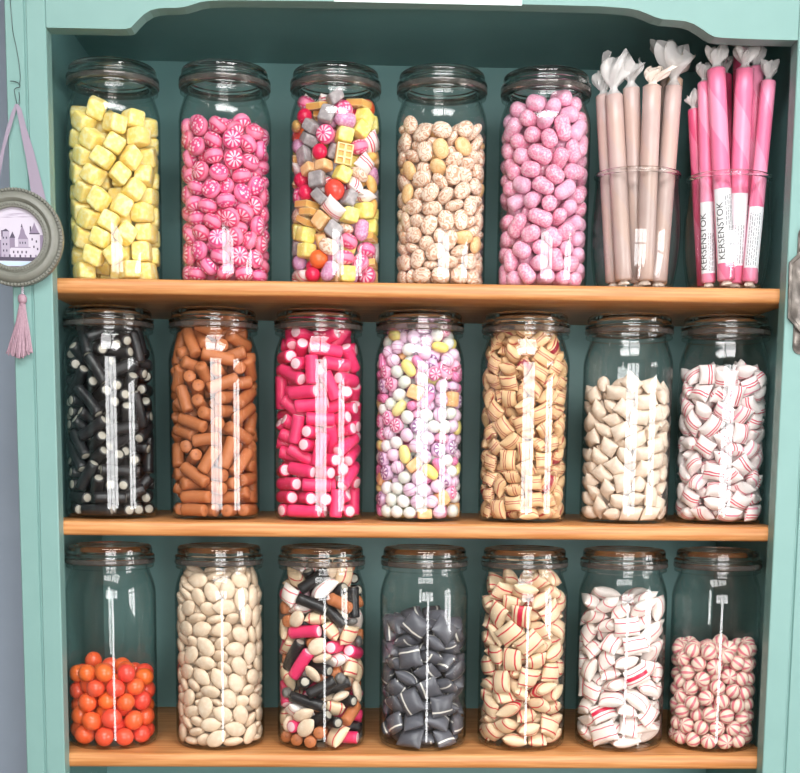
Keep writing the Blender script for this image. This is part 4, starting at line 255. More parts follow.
  81,238,-149,791,48,141,22,80,-86,34,918,-10,-6,-11,81,-266,-5,894,153,12,-93,81,120,-176,857,18,-24,-33,80,261,-38,881,63,155,30,80,85,225,947,-18,167,-1,80,-214,-108,952,-169,52,-21,80,21,-291,901,-97,138,-6,81,-33,-159,882,171,-9,5,80,-141,-249,973,112,-39,-30,80,94,-222,995,53,169,-48,81,-71,-123,991,-172,11,84,81,-245,154,851,74,132,50,80,-242,85,1007,-27,14,-98,80,-227,-180,1119,71,125,-72,80,-49,-272,1117,16,60,85,80,-143,-62,1098,19,1,-49,80,243,-121,1020,-47,-149,19,80,-85,62,1030,173,8,-81,81,91,-70,1006,-2,27,78,81,-259,102,1151,-3,-55,168,81,-113,-181,1204,-11,-38,-98,81,-48,-58,1213,42,29,115,80,195,-218,1135,86,-32,43,81,100,91,1030,-141,-20,15,80,-234,133,1306,-101,14,66,81,48,-163,1117,-2,-170,-29,81,234,26,1095,15,0,-4,81,48,137,1190,-180,14,17,81,284,-57,1202,-99,25,-110,
  81,112,-83,1219,8,-129,-28,81,93,-245,1234,20,33,-161,81,-247,-41,1198,20,8,16,80,-16,-227,1318,154,5,-2,81,196,-137,1304,24,0,118,81,-35,57,1293,-61,179,-7,80,-181,-127,1302,46,-169,35,80,63,-173,1396,38,14,124,80,-216,-8,1347,66,26,34,81,-114,-37,1397,49,36,50,80,173,7,1366,-2,4,-172,80,175,62,1261,-31,-10,145,80,41,-18,1433,138,6,65,80,185,-119,1433,-9,37,-31],
 [84,-266,22,96,45,-5,92,84,11,-239,82,-3,168,3,84,248,-36,109,-173,-42,-23,84,70,-69,94,-138,0,-35,84,-133,216,106,-18,146,39,85,-149,-103,94,-46,1,-156,84,164,-139,198,-34,172,14,84,278,44,252,-127,-45,-64,85,-43,-134,172,-12,-4,-124,84,-166,-241,147,-95,-23,-35,84,-233,-71,217,162,-17,-72,84,-180,122,188,8,174,-27,85,32,-259,208,-12,141,78,84,-201,61,292,-24,3,148,85,-69,-85,303,-10,27,-138,84,12,-222,342,17,-12,90,85,-1,15,235,97,-3,-51,85,-277,-52,341,-55,8,107,85,195,-208,294,-121,-35,51,84,179,-46,320,13,28,-168,85,-170,-200,313,-129,-18,10,85,290,-25,462,103,10,86,85,-260,-133,478,-94,13,-66,84,92,-240,433,-30,-144,-2,85,-126,-66,435,10,-128,97,85,-109,-238,428,27,-2,-20,85,54,-98,442,-82,13,-18,85,-249,51,683,76,1,20,85,-263,29,504,-7,-72,85,84,183,-190,526,-141,17,35,
  85,128,15,434,23,0,146,84,-61,-194,549,6,167,21,85,115,-40,551,-7,-14,-153,84,289,-45,625,85,-8,-98,84,-59,51,515,-21,167,-11,85,-151,-55,572,-12,174,29,85,168,-158,666,-11,-47,-65,84,-215,174,524,155,-62,5,84,-125,-171,649,168,-13,89,85,28,-107,669,129,17,102,85,75,-282,634,-85,156,15,84,-74,-37,740,16,15,162,84,132,18,668,-57,17,-37,84,-212,196,693,82,9,-141,85,-271,-94,666,-32,66,163,84,-249,-74,828,-143,8,-80,85,-158,-212,761,50,34,-96,84,243,79,723,-4,-127,107,85,-6,-255,741,174,-16,-3,85,-108,-6,845,-14,173,-72,85,87,-26,826,44,-19,164,84,224,-128,804,-24,138,-63,85,-141,-37,949,162,-9,89,84,223,-11,885,154,12,-7,84,-230,111,836,-80,-3,23,84,16,-166,854,34,1,3,85,58,-285,888,-80,10,-169,84,-276,-26,962,125,-19,87,85,-119,-236,902,-161,-39,39,84,247,3,1003,14,-22,-85,
  85,-122,251,1173,-28,55,78,84,208,-161,964,47,138,4,85,235,25,1127,69,172,17,84,20,-63,965,-167,5,88,84,-231,130,1088,42,14,-128,85,-242,-83,1097,8,163,-74,84,-127,-169,1035,168,-5,45,84,127,-154,1058,-37,-4,72,85,273,-105,1171,52,-82,-77,84,-186,143,974,168,-25,-25,84,-249,23,1202,-155,-10,90,85,-33,67,1063,-149,7,11,84,-50,-220,1156,35,-5,-110,84,123,-233,1188,43,164,30,85,-15,-292,1037,-92,174,1,85,115,126,1147,20,-19,-86,85,-63,13,1172,7,3,-178,85,43,-56,1107,20,160,32,85,-158,-178,1202,-42,-1,48,85,163,-69,1244,157,-12,34,85,246,159,1203,-96,-24,126,84,-125,97,1267,20,-10,179,84,48,274,1137,0,-116,83,84,108,77,1265,17,172,40],
 [88,-269,-96,87,-49,3,153,88,46,-283,88,89,-153,6,88,-92,-132,86,-7,-144,17,88,166,-229,86,6,33,-148,88,-243,154,88,-107,62,36,88,281,-53,88,-82,-9,-119,88,-283,32,88,80,80,-46,88,-85,-272,87,-166,-37,53,88,-283,-28,198,-22,148,19,88,-198,-207,88,17,-65,-177,88,241,-154,160,46,129,-4,88,-146,-9,88,-82,9,14,88,39,-155,88,-107,-99,-51,88,139,30,88,-82,-9,134,88,-145,-244,196,159,28,-7,88,154,-99,86,-146,-12,28,88,284,15,197,142,12,111,88,-243,-153,197,-110,5,-54,88,115,-258,195,2,62,-138,88,-23,-285,199,74,-13,37,88,163,-28,199,63,26,-53,88,-9,-59,162,6,-60,108,88,86,-131,204,157,47,-53,88,202,-204,274,47,76,10,88,-254,124,274,44,-8,25,88,-39,-161,228,18,146,95,88,-136,-81,193,22,-13,-88,88,51,-279,302,77,-46,105,88,272,-93,268,53,98,47,88,-88,-271,310,-72,18,-56,
  88,-270,-94,309,50,-108,-73,88,107,-135,326,-147,19,15,88,-183,3,277,-39,1,-162,88,-153,-159,289,-17,-178,-28,88,55,-24,285,48,30,-160,88,143,-245,383,15,-8,160,88,-210,-190,396,-7,26,-42,88,-273,-81,434,-22,135,2,88,-15,-178,351,31,-120,34,88,-71,-59,301,-90,-40,1,88,244,-146,380,6,16,-123,88,-285,27,352,62,52,-148,88,-108,-110,412,173,14,39,88,-117,-259,448,90,-63,26,88,203,-199,483,-4,158,6,88,8,-284,421,42,-1,-159,88,284,20,389,-138,18,-83,88,-175,2,415,-66,-50,-54,88,21,-66,399,-24,-45,129,88,-33,-283,541,-3,53,28,88,147,-80,436,-9,-27,59,88,-61,-12,482,-154,-28,-21,88,120,-123,548,-8,-5,165,88,-283,42,477,-33,135,-54,88,23,-170,472,46,174,-29,88,275,-71,477,-19,151,-46,88,-276,-60,557,-30,-9,-127,88,255,-127,588,139,-43,11,88,-266,106,588,-100,-42,-107,88,-226,-174,519,114,15,-41,
  88,96,-269,512,37,16,20,88,-171,22,541,-128,-1,-24,88,-98,-157,525,-8,23,-86,88,-243,-147,643,82,66,47,88,55,-281,632,93,-144,-11,88,-152,-244,601,-83,-14,-48,88,171,-227,607,-6,151,-30,88,-232,-7,661,55,2,142,88,-34,-187,627,29,25,-9,88,283,31,620,11,-122,-58,88,-120,-70,616,-25,137,-37,88,166,-57,645,-14,-110,47,88,-268,103,716,-83,-62,-121,88,226,-175,711,92,38,30,88,-116,24,705,-142,-6,-30,88,85,-155,666,85,-33,63,88,-65,-279,708,-141,-82,46,88,-273,-86,752,-44,-119,-88,88,-178,-220,724,56,-38,-133,88,277,-57,709,-131,29,-20,88,-284,25,817,105,-148,16,88,124,-254,739,38,138,45,88,-126,-101,736,-27,-171,23,88,163,24,787,75,28,-21,88,-66,40,823,68,57,-123,88,-10,-170,753,-94,-51,60,88,-223,-173,832,17,11,26,88,138,-99,767,-15,-125,71,88,243,152,829,57,40,119,88,-127,140,760,88,-151,4,
  88,269,-97,828,66,-55,-46,88,121,257,850,-2,156,72,88,-237,157,829,-5,53,-105,88,-112,-262,826,129,-11,-70,88,-173,-34,836,-143,-51,74,88,22,-284,805,-46,-31,109,88,284,29,858,-6,61,-140,88,7,284,793,-134,0,19,88,74,-174,850,-97,16,-21,88,23,-58,813,-144,4,-64,88,-10,160,816,-131,64,-7,88,-142,247,828,-52,-148,-40,88,-87,-136,848,-22,-154,-73,88,200,-206,832,55,-172,33,88,56,57,858,42,-114,21],
]

# ------------------------------------------------------------------ camera
f_px, pit, yaw, rol, ppx, ppy = 1303.65, .1369, .03077, .01111, 410.387, 631.354
CAM = Vector((-.06567, -1.6, 1.33976))
fw = Vector((math.sin(yaw)*math.cos(pit), math.cos(yaw)*math.cos(pit), -math.sin(pit)))
r0 = Vector((math.cos(yaw), -math.sin(yaw), 0)); u0 = r0.cross(fw)
rt = r0*math.cos(rol)+u0*math.sin(rol); up = u0*math.cos(rol)-r0*math.sin(rol)
def at(x, y, Y):
    """the place in the room, at depth Y, that was measured at (x, y) of the photograph"""
    d = fw*f_px + rt*(x-ppx) - up*(y-ppy)
    return CAM + d*((Y-CAM.y)/d.y)
cam = bpy.data.cameras.new('camera'); camo = bpy.data.objects.new('camera', cam); C.objects.link(camo)
M = Matrix((rt, up, -fw)).transposed().to_4x4(); M.translation = CAM
camo.matrix_world = M
cam.sensor_width = 36; cam.lens = f_px/800*36; cam.sensor_fit = 'HORIZONTAL'
cam.shift_x = -(ppx-400)/800; cam.shift_y = (ppy-386.5)/800
cam.clip_start = .05; cam.clip_end = 50
sc.camera = camo

# ------------------------------------------------------------------ materials
def lin(c):
    return tuple(((v/255)/12.92 if v/255 <= .04045 else ((v/255+.055)/1.055)**2.4) for v in c[:3])+(1,)
class NT:
    """small builder for a node material; coordinates come in reference units"""
    def __init__(s, name, rough=.5, spec=.5, **kw):
        s.m = bpy.data.materials.new(name); s.m.use_nodes = True
        s.t = s.m.node_tree; s.n = s.t.nodes; s.l = s.t.links
        s.b = s.n['Principled BSDF']; s.b.inputs['Roughness'].default_value = rough
        s.b.inputs['Specular IOR Level'].default_value = spec
        for k, v in kw.items(): s.b.inputs[k.replace('_', ' ')].default_value = v
        s._c = None
    def put(s, sock, v):
        if isinstance(v, bpy.types.NodeSocket): s.l.new(v, sock)
        elif isinstance(v, (tuple, list)) and len(v) == 3 and sock.type == 'RGBA': sock.default_value = lin(v)
        else: sock.default_value = v
    def pos(s):
        if s._c is None:
            t = s.n.new('ShaderNodeTexCoord'); v = s.n.new('ShaderNodeVectorMath'); v.operation = 'SCALE'
            s.l.new(t.outputs['Object'], v.inputs[0]); v.inputs['Scale'].default_value = 1/U
            x = s.n.new('ShaderNodeSeparateXYZ'); s.l.new(v.outputs[0], x.inputs[0])
            s._c = (v.outputs[0], x.outputs[0], x.outputs[1], x.outputs[2])
        return s._c
    def mth(s, op, a, b=0.0, c=None):
        n = s.n.new('ShaderNodeMath'); n.operation = op
        s.put(n.inputs[0], a); s.put(n.inputs[1], b)
        if c is not None: s.put(n.inputs[2], c)
        return n.outputs[0]
    def mix(s, f, a, b):
        n = s.n.new('ShaderNodeMix'); n.data_type = 'RGBA'; n.clamp_factor = True
        s.put(n.inputs[0], f); s.put(n.inputs[6], a); s.put(n.inputs[7], b); return n.outputs[2]
    def noise(s, scale, detail=3, vec=None, col=False, rand=True):
        n = s.n.new('ShaderNodeTexNoise'); n.noise_dimensions = '4D' if rand else '3D'
        n.inputs['Scale'].default_value = scale; n.inputs['Detail'].default_value = detail
        s.l.new(vec if vec is not None else s.pos()[0], n.inputs['Vector'])
        if rand: s.l.new(s.mth('MULTIPLY', s.rand(), 40), n.inputs['W'])
        return n.outputs['Color' if col else 'Fac']
    def vor(s, scale, feature='F1', vec=None):
        n = s.n.new('ShaderNodeTexVoronoi'); n.feature = feature; n.inputs['Scale'].default_value = scale
        s.l.new(vec if vec is not None else s.pos()[0], n.inputs['Vector']); return n.outputs['Distance']
    def rand(s):
        if not hasattr(s, '_r'): s._r = s.n.new('ShaderNodeObjectInfo').outputs['Random']
        return s._r
    def sm(s, v, lo, hi):
        n = s.n.new('ShaderNodeMapRange'); n.interpolation_type = 'SMOOTHSTEP'
        s.put(n.inputs[0], v); n.inputs[1].default_value = lo; n.inputs[2].default_value = hi; return n.outputs[0]
    def col(s, c, vary=.0, hue=0.0):
        """base colour, with a little piece-to-piece variation"""
        if vary:
            h = s.n.new('ShaderNodeHueSaturation'); s.put(h.inputs['Color'], c)
            s.l.new(s.mth('MULTIPLY_ADD', s.rand(), vary*2, 1-vary), h.inputs['Value'])
            if hue:
                r2 = s.mth('FRACT', s.mth('MULTIPLY', s.rand(), 7.31))
                s.l.new(s.mth('MULTIPLY_ADD', r2, hue*2, .5-hue), h.inputs['Hue'])
            c = h.outputs[0]
        s.put(s.b.inputs['Base Color'], c); return s
    def bump(s, h, dist=.3, strength=.5):
        n = s.n.new('ShaderNodeBump'); n.inputs['Distance'].default_value = dist*U; n.inputs['Strength'].default_value = strength
        s.put(n.inputs['Height'], h); s.l.new(n.outputs[0], s.b.inputs['Normal']); return s
    def yside(s):
        _, x, y, z = s.pos(); return s.mth('MULTIPLY', y, s.mth('SIGN', z))
    def band(s, v, c, w, e=.25):
        return s.mth('SUBTRACT', 1, s.sm(s.mth('ABSOLUTE', s.mth('SUBTRACT', v, c)), w/2-e, w/2+e))
    def add(s, a, b): return s.mth('MAXIMUM', a, b)
    def rho(s):
        _, x, y, z = s.pos(); return s.mth('SQRT', s.mth('ADD', s.mth('MULTIPLY', x, x), s.mth('MULTIPLY', y, y)))
    def ang(s, n):
        _, x, y, z = s.pos(); return s.mth('COSINE', s.mth('MULTIPLY', s.mth('ARCTAN2', y, x), n))

M_ = {}
def plain(name, c, rough=.5, vary=0, **kw):
    if name not in M_: M_[name] = NT(name, rough, **kw).col(c, vary).m
    return M_[name]
# --- sweets
def sugar(name, a, b, vary=.05, hue=0, rough=.5, glow=0):
    t = NT(name, rough); c = t.mix(t.sm(t.noise(.22, 5), .4, .72), a, b)
    t.b.inputs['Subsurface Weight'].default_value = glow; t.b.inputs['Subsurface Radius'].default_value = (1, .8, .5); t.b.inputs['Subsurface Scale'].default_value = .004
    t.col(c, vary, hue).bump(t.noise(1.1, 3), .5, .5); return t.m
def pillow_mat(name, base, stripe, lines, vary=.04, w=1.0, rough=.4, base2=None, extra=None, drop=0.0):
    t = NT(name, rough); y = t.yside(); n = t.mth('MULTIPLY', t.mth('SUBTRACT', t.noise(.12, 2), .5), 2.2)
    y = t.mth('ADD', y, n); m = None
    for c in lines:
        b = t.band(y, c, w); m = b if m is None else t.add(m, b)
    if drop:
        keep = t.mth('GREATER_THAN', t.mth('FRACT', t.mth('MULTIPLY', t.rand(), 13.7)), drop)
        m = t.mth('MULTIPLY', m, keep)
    bb = t.mix(t.noise(.15, 3), base, base2 or base)
    if extra:
        e = t.mth('GREATER_THAN', t.mth('FRACT', t.mth('MULTIPLY', t.rand(), 5.17)), extra[2])
        bb = t.mix(t.mth('MULTIPLY', e, t.band(y, extra[3], extra[1])), bb, extra[0])
    t.col(t.mix(m, bb, stripe), vary).bump(t.noise(.6, 3), .3, .25)
    return t.m
def rod_mat(name, skin, core, rad, vary=.06, rough=.4, skin2=None):
    t = NT(name, rough); _, x, y, z = t.pos()
    r = t.mth('SQRT', t.mth('ADD', t.mth('MULTIPLY', y, y), t.mth('MULTIPLY', z, z)))
    r = t.mth('ADD', r, t.mth('MULTIPLY', t.mth('SUBTRACT', t.noise(.5, 2), .5), .8))
    end = t.mth('SUBTRACT', 1, t.sm(r, rad-.3, rad+.3))
    s = t.mix(t.noise(.25, 4), skin, skin2 or skin)
    t.col(t.mix(end, s, core), vary).bump(t.noise(.7, 3), .3, .35); return t.m
def petal_mat(name, base, light, n, rim, R=9.1, z0=None):
    t = NT(name, .33); rho = t.rho()
    p = t.sm(t.ang(n), -.25, .35)
    p = t.mth('MULTIPLY', p, t.mth('MULTIPLY', t.sm(rho, R*.14, R*.24), t.mth('SUBTRACT', 1, t.sm(rho, R*.80, R*.87))))
    edge = t.sm(rho, R*.9, R*.97)
    c = t.mix(edge, base, rim); c = t.mix(p, c, light)
    t.col(c, .06, .008); return t.m
def dot_mat(name, base, light, rim, R=9.1, sc_=.36):
    t = NT(name, .33); rho = t.rho()
    d = t.mth('SUBTRACT', 1, t.sm(t.vor(sc_), .34, .50))
    d = t.mth('MULTIPLY', d, t.mth('SUBTRACT', 1, t.sm(rho, R*.84, R*.9)))
    c = t.mix(t.sm(rho, R*.9, R*.97), base, rim); c = t.mix(d, c, light)
    t.col(c, .06, .008); return t.m
def squiggle_mat(name, a, b, vary=.05, plain_c=None):
    t = NT(name, .4); n = t.noise(.13, 1)
    w = t.mth('ABSOLUTE', t.mth('SINE', t.mth('MULTIPLY', n, 24)))
    m = t.sm(w, .35, .8); c = t.mix(m, a, b)
    if plain_c:
        k = t.mth('GREATER_THAN', t.mth('FRACT', t.mth('MULTIPLY', t.rand(), 9.3)), .86); c = t.mix(t.mth('MULTIPLY', k, .75), c, plain_c)
    t.col(c, vary); return t.m
def sector_mat(name, a, b, n, vary=.05, thr=.2):
    t = NT(name, .4); m = t.sm(t.ang(n), thr-.12, thr+.12); t.col(t.mix(m, a, b), vary); return t.m
def bean_mat(name, a, b, lilac):
    t = NT(name, .24); f = t.sm(t.noise(.55, 5), .38, .68); c = t.mix(f, a, b)
    k = t.sm(t.mth('FRACT', t.mth('MULTIPLY', t.rand(), 3.77)), .35, .9); c = t.mix(t.mth('MULTIPLY', k, .6), c, lilac)
    t.col(c, .05).bump(t.noise(.35, 3), .7, .5); return t.m
def two_tone(name, a, b, vary=.05, rough=.3, hue=0):
    t = NT(name, rough); r = t.mth('FRACT', t.mth('MULTIPLY', t.rand(), 11.3)); t.col(t.mix(r, a, b), vary, hue); return t.m
def candy_materials():
    K = {}
    K['lemon_cube'] = sugar('yellow_sugar', (252, 224, 128), (254, 242, 190), .03, .004, .5, .3)
    K['small_lemon_cube'] = sugar('pale_yellow_sugar', (240, 222, 110), (246, 236, 165), .05)
    K['raspberry_ball'] = petal_mat('pink_petal_sugar', (226, 66, 124), (252, 204, 220), 10, (242, 136, 172))
    K['berry_dot_ball'] = dot_mat('pink_dotted_sugar', (228, 72, 128), (252, 200, 216), (242, 136, 172))
    K['caramel_lozenge'] = squiggle_mat('marbled_tan_sugar', (212, 160, 130), (242, 222, 204), .05, (240, 194, 126))
    K['pink_bean'] = bean_mat('frosted_pink_sugar', (236, 138, 172), (247, 206, 221), (226, 180, 208))
    K['licorice_tube'] = rod_mat('black_licorice', (24, 24, 27), (172, 166, 153), 4.0, .15, .38, (38, 37, 40))
    K['cinnamon_stick'] = rod_mat('brown_cinnamon', (172, 98, 56), (160, 92, 54), 1.2, .09, .55, (190, 116, 70))
    K['pink_stick'] = rod_mat('hot_pink_licorice', (232, 40, 98), (250, 208, 218), 5.0, .06, .42, (240, 66, 120))
    K['white_mint_ball'] = two_tone('white_and_pale_green_sugar', (244, 242, 240), (226, 230, 220), .03)
    K['lilac_striped_ball'] = pillow_mat('lilac_striped_sugar', (228, 190, 216), (186, 104, 158), (1.5, -3.5), .1, .6, .3, (240, 216, 232), None, .35)
    K['yellow_drop'] = two_tone('lemon_and_orange_sugar', (244, 224, 120), (244, 236, 170), .04)
    K['flower_slice'] = petal_mat('pink_flower_rock', (214, 84, 138), (250, 220, 232), 8, (240, 180, 206), 6.7)
    K['lilac_flower_slice'] = petal_mat('lilac_flower_rock', (150, 100, 150), (240, 228, 238), 7, (226, 190, 218), 7.2)
    K['ridged_pink_pastille'] = pillow_mat('ridged_pink_sugar', (236, 150, 190), (206, 84, 142), (-3, -1, 1, 3), .06, .7, .3)
    K['toffee_pillow'] = pillow_mat('toffee_rock', (226, 184, 136), (168, 52, 52), (1.0, 3.2, -6.2), .05, .85, .42, (236, 202, 158), ((150, 30, 50), 5, .88, -2))
    K['cream_pillow'] = sugar('cream_rock', (232, 210, 190), (240, 226, 211), .04, 0, .42)
    K['mint_pillow'] = pillow_mat('white_and_crimson_rock', (248, 238, 234), (218, 44, 86), (1.0, 3.6), .03, 1.15, .34, (250, 236, 236), ((240, 150, 172), 1.6, .6, -5.5))
    K['orange_ball'] = two_tone('orange_sugar', (238, 74, 62), (240, 112, 48), .06, .3)
    K['sugared_almond'] = sugar('beige_almond_sugar', (224, 199, 172), (234, 215, 193), .05, 0, .5)
    K['licorice_pillow'] = pillow_mat('grey_licorice_rock', (78, 80, 88), (228, 224, 216), (5.2,), .12, 1.7, .36, (100, 100, 108), None, .2)
    K['cream_red_pillow'] = pillow_mat('cream_and_red_rock', (228, 198, 162), (206, 24, 54), (5.4, -6.0), .05, 1.3, .42, (238, 216, 184), ((206, 24, 60), 5, .9, 0))
    K['white_red_pillow'] = pillow_mat('white_and_pink_rock', (248, 240, 234), (220, 40, 84), (4.8, -5.0), .03, .95, .38, (244, 232, 226), ((220, 30, 74), 4, .93, 0))
    K['striped_ball'] = sector_mat('cream_and_rose_sugar', (242, 218, 200), (220, 122, 134), 6, .05, .42)
    t = NT('waffle_biscuit_sugar', .5); z = t.pos()[3]
    t.col(t.mix(t.sm(t.mth('ABSOLUTE', z), 2.2, 3.0), (232, 176, 96), (244, 216, 160)), .04); K['waffle_sweet'] = t.m
    K['red_ball'] = plain('cherry_red_sugar', (222, 28, 78), .28, .08)
    K['grey_sugar_cube'] = sugar('grey_lilac_sugar', (152, 144, 146), (194, 184, 186), .08)
    K['orange_wedge'] = sugar('amber_sugar', (236, 180, 96), (244, 206, 140), .06)
    K['peach_cube'] = sugar('peach_sugar', (236, 178, 120), (242, 204, 160), .06)
    K['lilac_bean'] = bean_mat('frosted_lilac_sugar', (206, 132, 176), (232, 188, 214), (190, 150, 190))
    K['licorice_drop'] = plain('dark_grey_licorice', (92, 90, 88), .4, .3)
    K['cream_ball'] = sugar('biscuit_sugar', (220, 178, 136), (232, 200, 164), .05)
    return K
# --- cabinet and room
def paint(name, a, b):
    t = NT(name, .42, .4); n = t.noise(.03, 4, rand=False)
    t.col(t.mix(n, a, b)).bump(t.noise(.5, 3, rand=False), .25, .12); return t.m
def pine():
    t = NT('honey_pine', .38, .4)
    mp = t.n.new('ShaderNodeMapping'); t.l.new(t.pos()[0], mp.inputs[0]); mp.inputs['Scale'].default_value = (.012, .16, .34)
    g = t.noise(1.0, 5, mp.outputs[0], rand=False)
    mp2 = t.n.new('ShaderNodeMapping'); t.l.new(t.pos()[0], mp2.inputs[0]); mp2.inputs['Scale'].default_value = (.05, 1.2, 1.6)
    fine = t.noise(1.0, 3, mp2.outputs[0], rand=False)
    c = t.mix(t.sm(g, .35, .66), (182, 120, 68), (204, 147, 93)); c = t.mix(t.mth('MULTIPLY', t.sm(fine, .5, .75), .3), c, (182, 112, 56))
    t.col(c); return t.m
TEAL, INNER, PINE = paint('teal_paint', (114, 152, 147), (122, 160, 155)), paint('darker_teal_inner', (100, 144, 142), (108, 152, 150)), pine()  # inside panels take a slightly darker teal than the front frame
def glass_thin(name, tint=(.985, .994, .99), edge=(.48, .57, .55), rough=.0):
    """clear glass wall: sees straight through, mirrors more and darkens towards grazing view"""
    m = bpy.data.materials.new(name); m.use_nodes = True; t = m.node_tree; n = t.nodes; l = t.links; n.clear()
    out = n.new('ShaderNodeOutputMaterial'); mx = n.new('ShaderNodeMixShader'); tr = n.new('ShaderNodeBsdfTransparent'); gl = n.new('ShaderNodeBsdfGlossy')
    gl.inputs['Roughness'].default_value = rough
    lw = n.new('ShaderNodeLayerWeight'); lw.inputs['Blend'].default_value = .5
    def mth(op, a, b):
        q = n.new('ShaderNodeMath'); q.operation = op
        for i, v in enumerate((a, b)):
            if isinstance(v, float): q.inputs[i].default_value = v
            else: l.new(v, q.inputs[i])
        return q.outputs[0]
    fr = mth('ADD', mth('MULTIPLY', mth('POWER', lw.outputs['Facing'], 5.0), .94), .034)
    mc = n.new('ShaderNodeMix'); mc.data_type = 'RGBA'; mc.inputs[6].default_value = (*tint, 1); mc.inputs[7].default_value = (*edge, 1)
    l.new(mth('POWER', lw.outputs['Facing'], 6.0), mc.inputs[0]); l.new(mc.outputs[2], tr.inputs[0])
    l.new(fr, mx.inputs[0]); l.new(tr.outputs[0], mx.inputs[1]); l.new(gl.outputs[0], mx.inputs[2]); l.new(mx.outputs[0], out.inputs[0])
    return m
def glass_solid(name, c=(.95, .975, .965)):
    m = bpy.data.materials.new(name); m.use_nodes = True; b = m.node_tree.nodes['Principled BSDF']
    b.inputs['Base Color'].default_value = (*c, 1); b.inputs['Roughness'].default_value = .0; b.inputs['IOR'].default_value = 1.48
    b.inputs['Transmission Weight'].default_value = 1; return m
GLASS, LIDGLASS = glass_thin('clear_jar_glass'), glass_solid('thick_lid_glass')
def cello(name, c, alpha=.5, rough=.25):
    m = bpy.data.materials.new(name); m.use_nodes = True; t = m.node_tree; n = t.nodes; l = t.links; n.clear()
    out = n.new('ShaderNodeOutputMaterial'); mx = n.new('ShaderNodeMixShader'); tr = n.new('ShaderNodeBsdfTransparent'); p = n.new('ShaderNodeBsdfPrincipled')
    p.inputs['Base Color'].default_value = lin(c); p.inputs['Roughness'].default_value = rough
    no = n.new('ShaderNodeTexNoise'); no.inputs['Scale'].default_value = 180; tc = n.new('ShaderNodeTexCoord'); l.new(tc.outputs['Object'], no.inputs[0])
    bp = n.new('ShaderNodeBump'); bp.inputs['Distance'].default_value = .001; l.new(no.outputs[0], bp.inputs['Height']); l.new(bp.outputs[0], p.inputs['Normal'])
    mx.inputs[0].default_value = alpha
    l.new(tr.outputs[0], mx.inputs[1]); l.new(p.outputs[0], mx.inputs[2]); l.new(mx.outputs[0], out.inputs[0]); return m

# ------------------------------------------------------------------ geometry helpers
class MB:
    def __init__(s): s.v = []; s.f = []; s.mi = []
    def add(s, V, F, mi=0):
        o = len(s.v); s.v += [tuple(p) for p in V]; s.f += [tuple(i+o for i in f) for f in F]; s.mi += [mi]*len(F); return s
    def box(s, x0, x1, y0, y1, z0, z1, bev=0, mi=0):
        b = bmesh.new(); bmesh.ops.create_cube(b, size=1)
        for v in b.verts: v.co = ((x0+x1)/2+v.co.x*(x1-x0), (y0+y1)/2+v.co.y*(y1-y0), (z0+z1)/2+v.co.z*(z1-z0))
        if bev: bmesh.ops.bevel(b, geom=b.edges[:], offset=bev, segments=2, affect='EDGES', profile=.5)
        b.verts.index_update(); s.add([v.co for v in b.verts], [[v.index for v in f.verts] for f in b.faces], mi); b.free(); return s
    def lathe(s, prof, n=48, ax='z', c=(0, 0, 0), mi=0, closed=True):
        V = []; F = []
        for r, h in prof:
            for j in range(n):
                a = 2*PI*j/n; p = (r*math.cos(a), r*math.sin(a), h) if ax == 'z' else (r*math.cos(a), -h, r*math.sin(a))
                V.append((p[0]+c[0], p[1]+c[1], p[2]+c[2]))
        m = len(prof); R = range(m if closed else m-1)
        for i in R:
            for j in range(n):
                k = (i+1) % m; F.append((i*n+j, i*n+(j+1) % n, k*n+(j+1) % n, k*n+j))
        return s.add(V, F, mi)
    def tube(s, pts, r, n=8, mi=0):
        pts = [Vector(p) for p in pts]; rad = r if isinstance(r, (list, tuple)) else [r]*len(pts); V = []; F = []
        ref = Vector((.3, 1, .2))
        for i, p in enumerate(pts):
            d = (pts[min(i+1, len(pts)-1)]-pts[max(i-1, 0)]).normalized(); a = d.cross(ref).normalized(); b = d.cross(a)
            for j in range(n): t = 2*PI*j/n; V.append(p+a*(rad[i]*math.cos(t))+b*(rad[i]*math.sin(t)))
        for i in range(len(pts)-1):
            for j in range(n): F.append((i*n+j, i*n+(j+1) % n, (i+1)*n+(j+1) % n, (i+1)*n+j))
        F.append(tuple(range(n))[::-1]); F.append(tuple((len(pts)-1)*n+j for j in range(n))); return s.add(V, F, mi)
    def prism(s, poly, y0, y1, mi=0):
        """outline in x, z given thickness along y"""
        n = len(poly); V = [(x, y0, z) for x, z in poly]+[(x, y1, z) for x, z in poly]
        F = [tuple(range(n)), tuple(range(2*n-1, n-1, -1))]+[(i, i+n, (i+1) % n+n, (i+1) % n) for i in range(n)]
        return s.add(V, F, mi)
    def ball(s, c, r, n=8, mi=0):
        V, F = ellipsoid(2*r, 2*r, 2*r, nu=n, nv=max(4, n//2)); return s.add([(x+c[0], y+c[1], z+c[2]) for x, y, z in V], F, mi)
    def mesh(s, name, mats, smooth=None, fix=True):
        m = bpy.data.meshes.new(name); m.from_pydata(s.v, [], s.f)
        for q in (mats if isinstance(mats, (list, tuple)) else [mats]): m.materials.append(q)
        m.polygons.foreach_set('material_index', s.mi)
        if fix:
            b = bmesh.new(); b.from_mesh(m); bmesh.ops.recalc_face_normals(b, faces=b.faces[:]); b.to_mesh(m); b.free()
        if smooth is not None:
            m.shade_smooth()
            if smooth < 180: m.set_sharp_from_angle(angle=math.radians(smooth))
        m.update(); return m
    def build(s, name, mats, parent=None, smooth=None, fix=True):
        return link(name, s.mesh(name, mats, smooth, fix), parent)
def link(name, data, parent=None, loc=None):
    o = bpy.data.objects.new(name, data); C.objects.link(o)
    if parent: o.parent = parent
    if loc is not None: o.location = loc
    return o
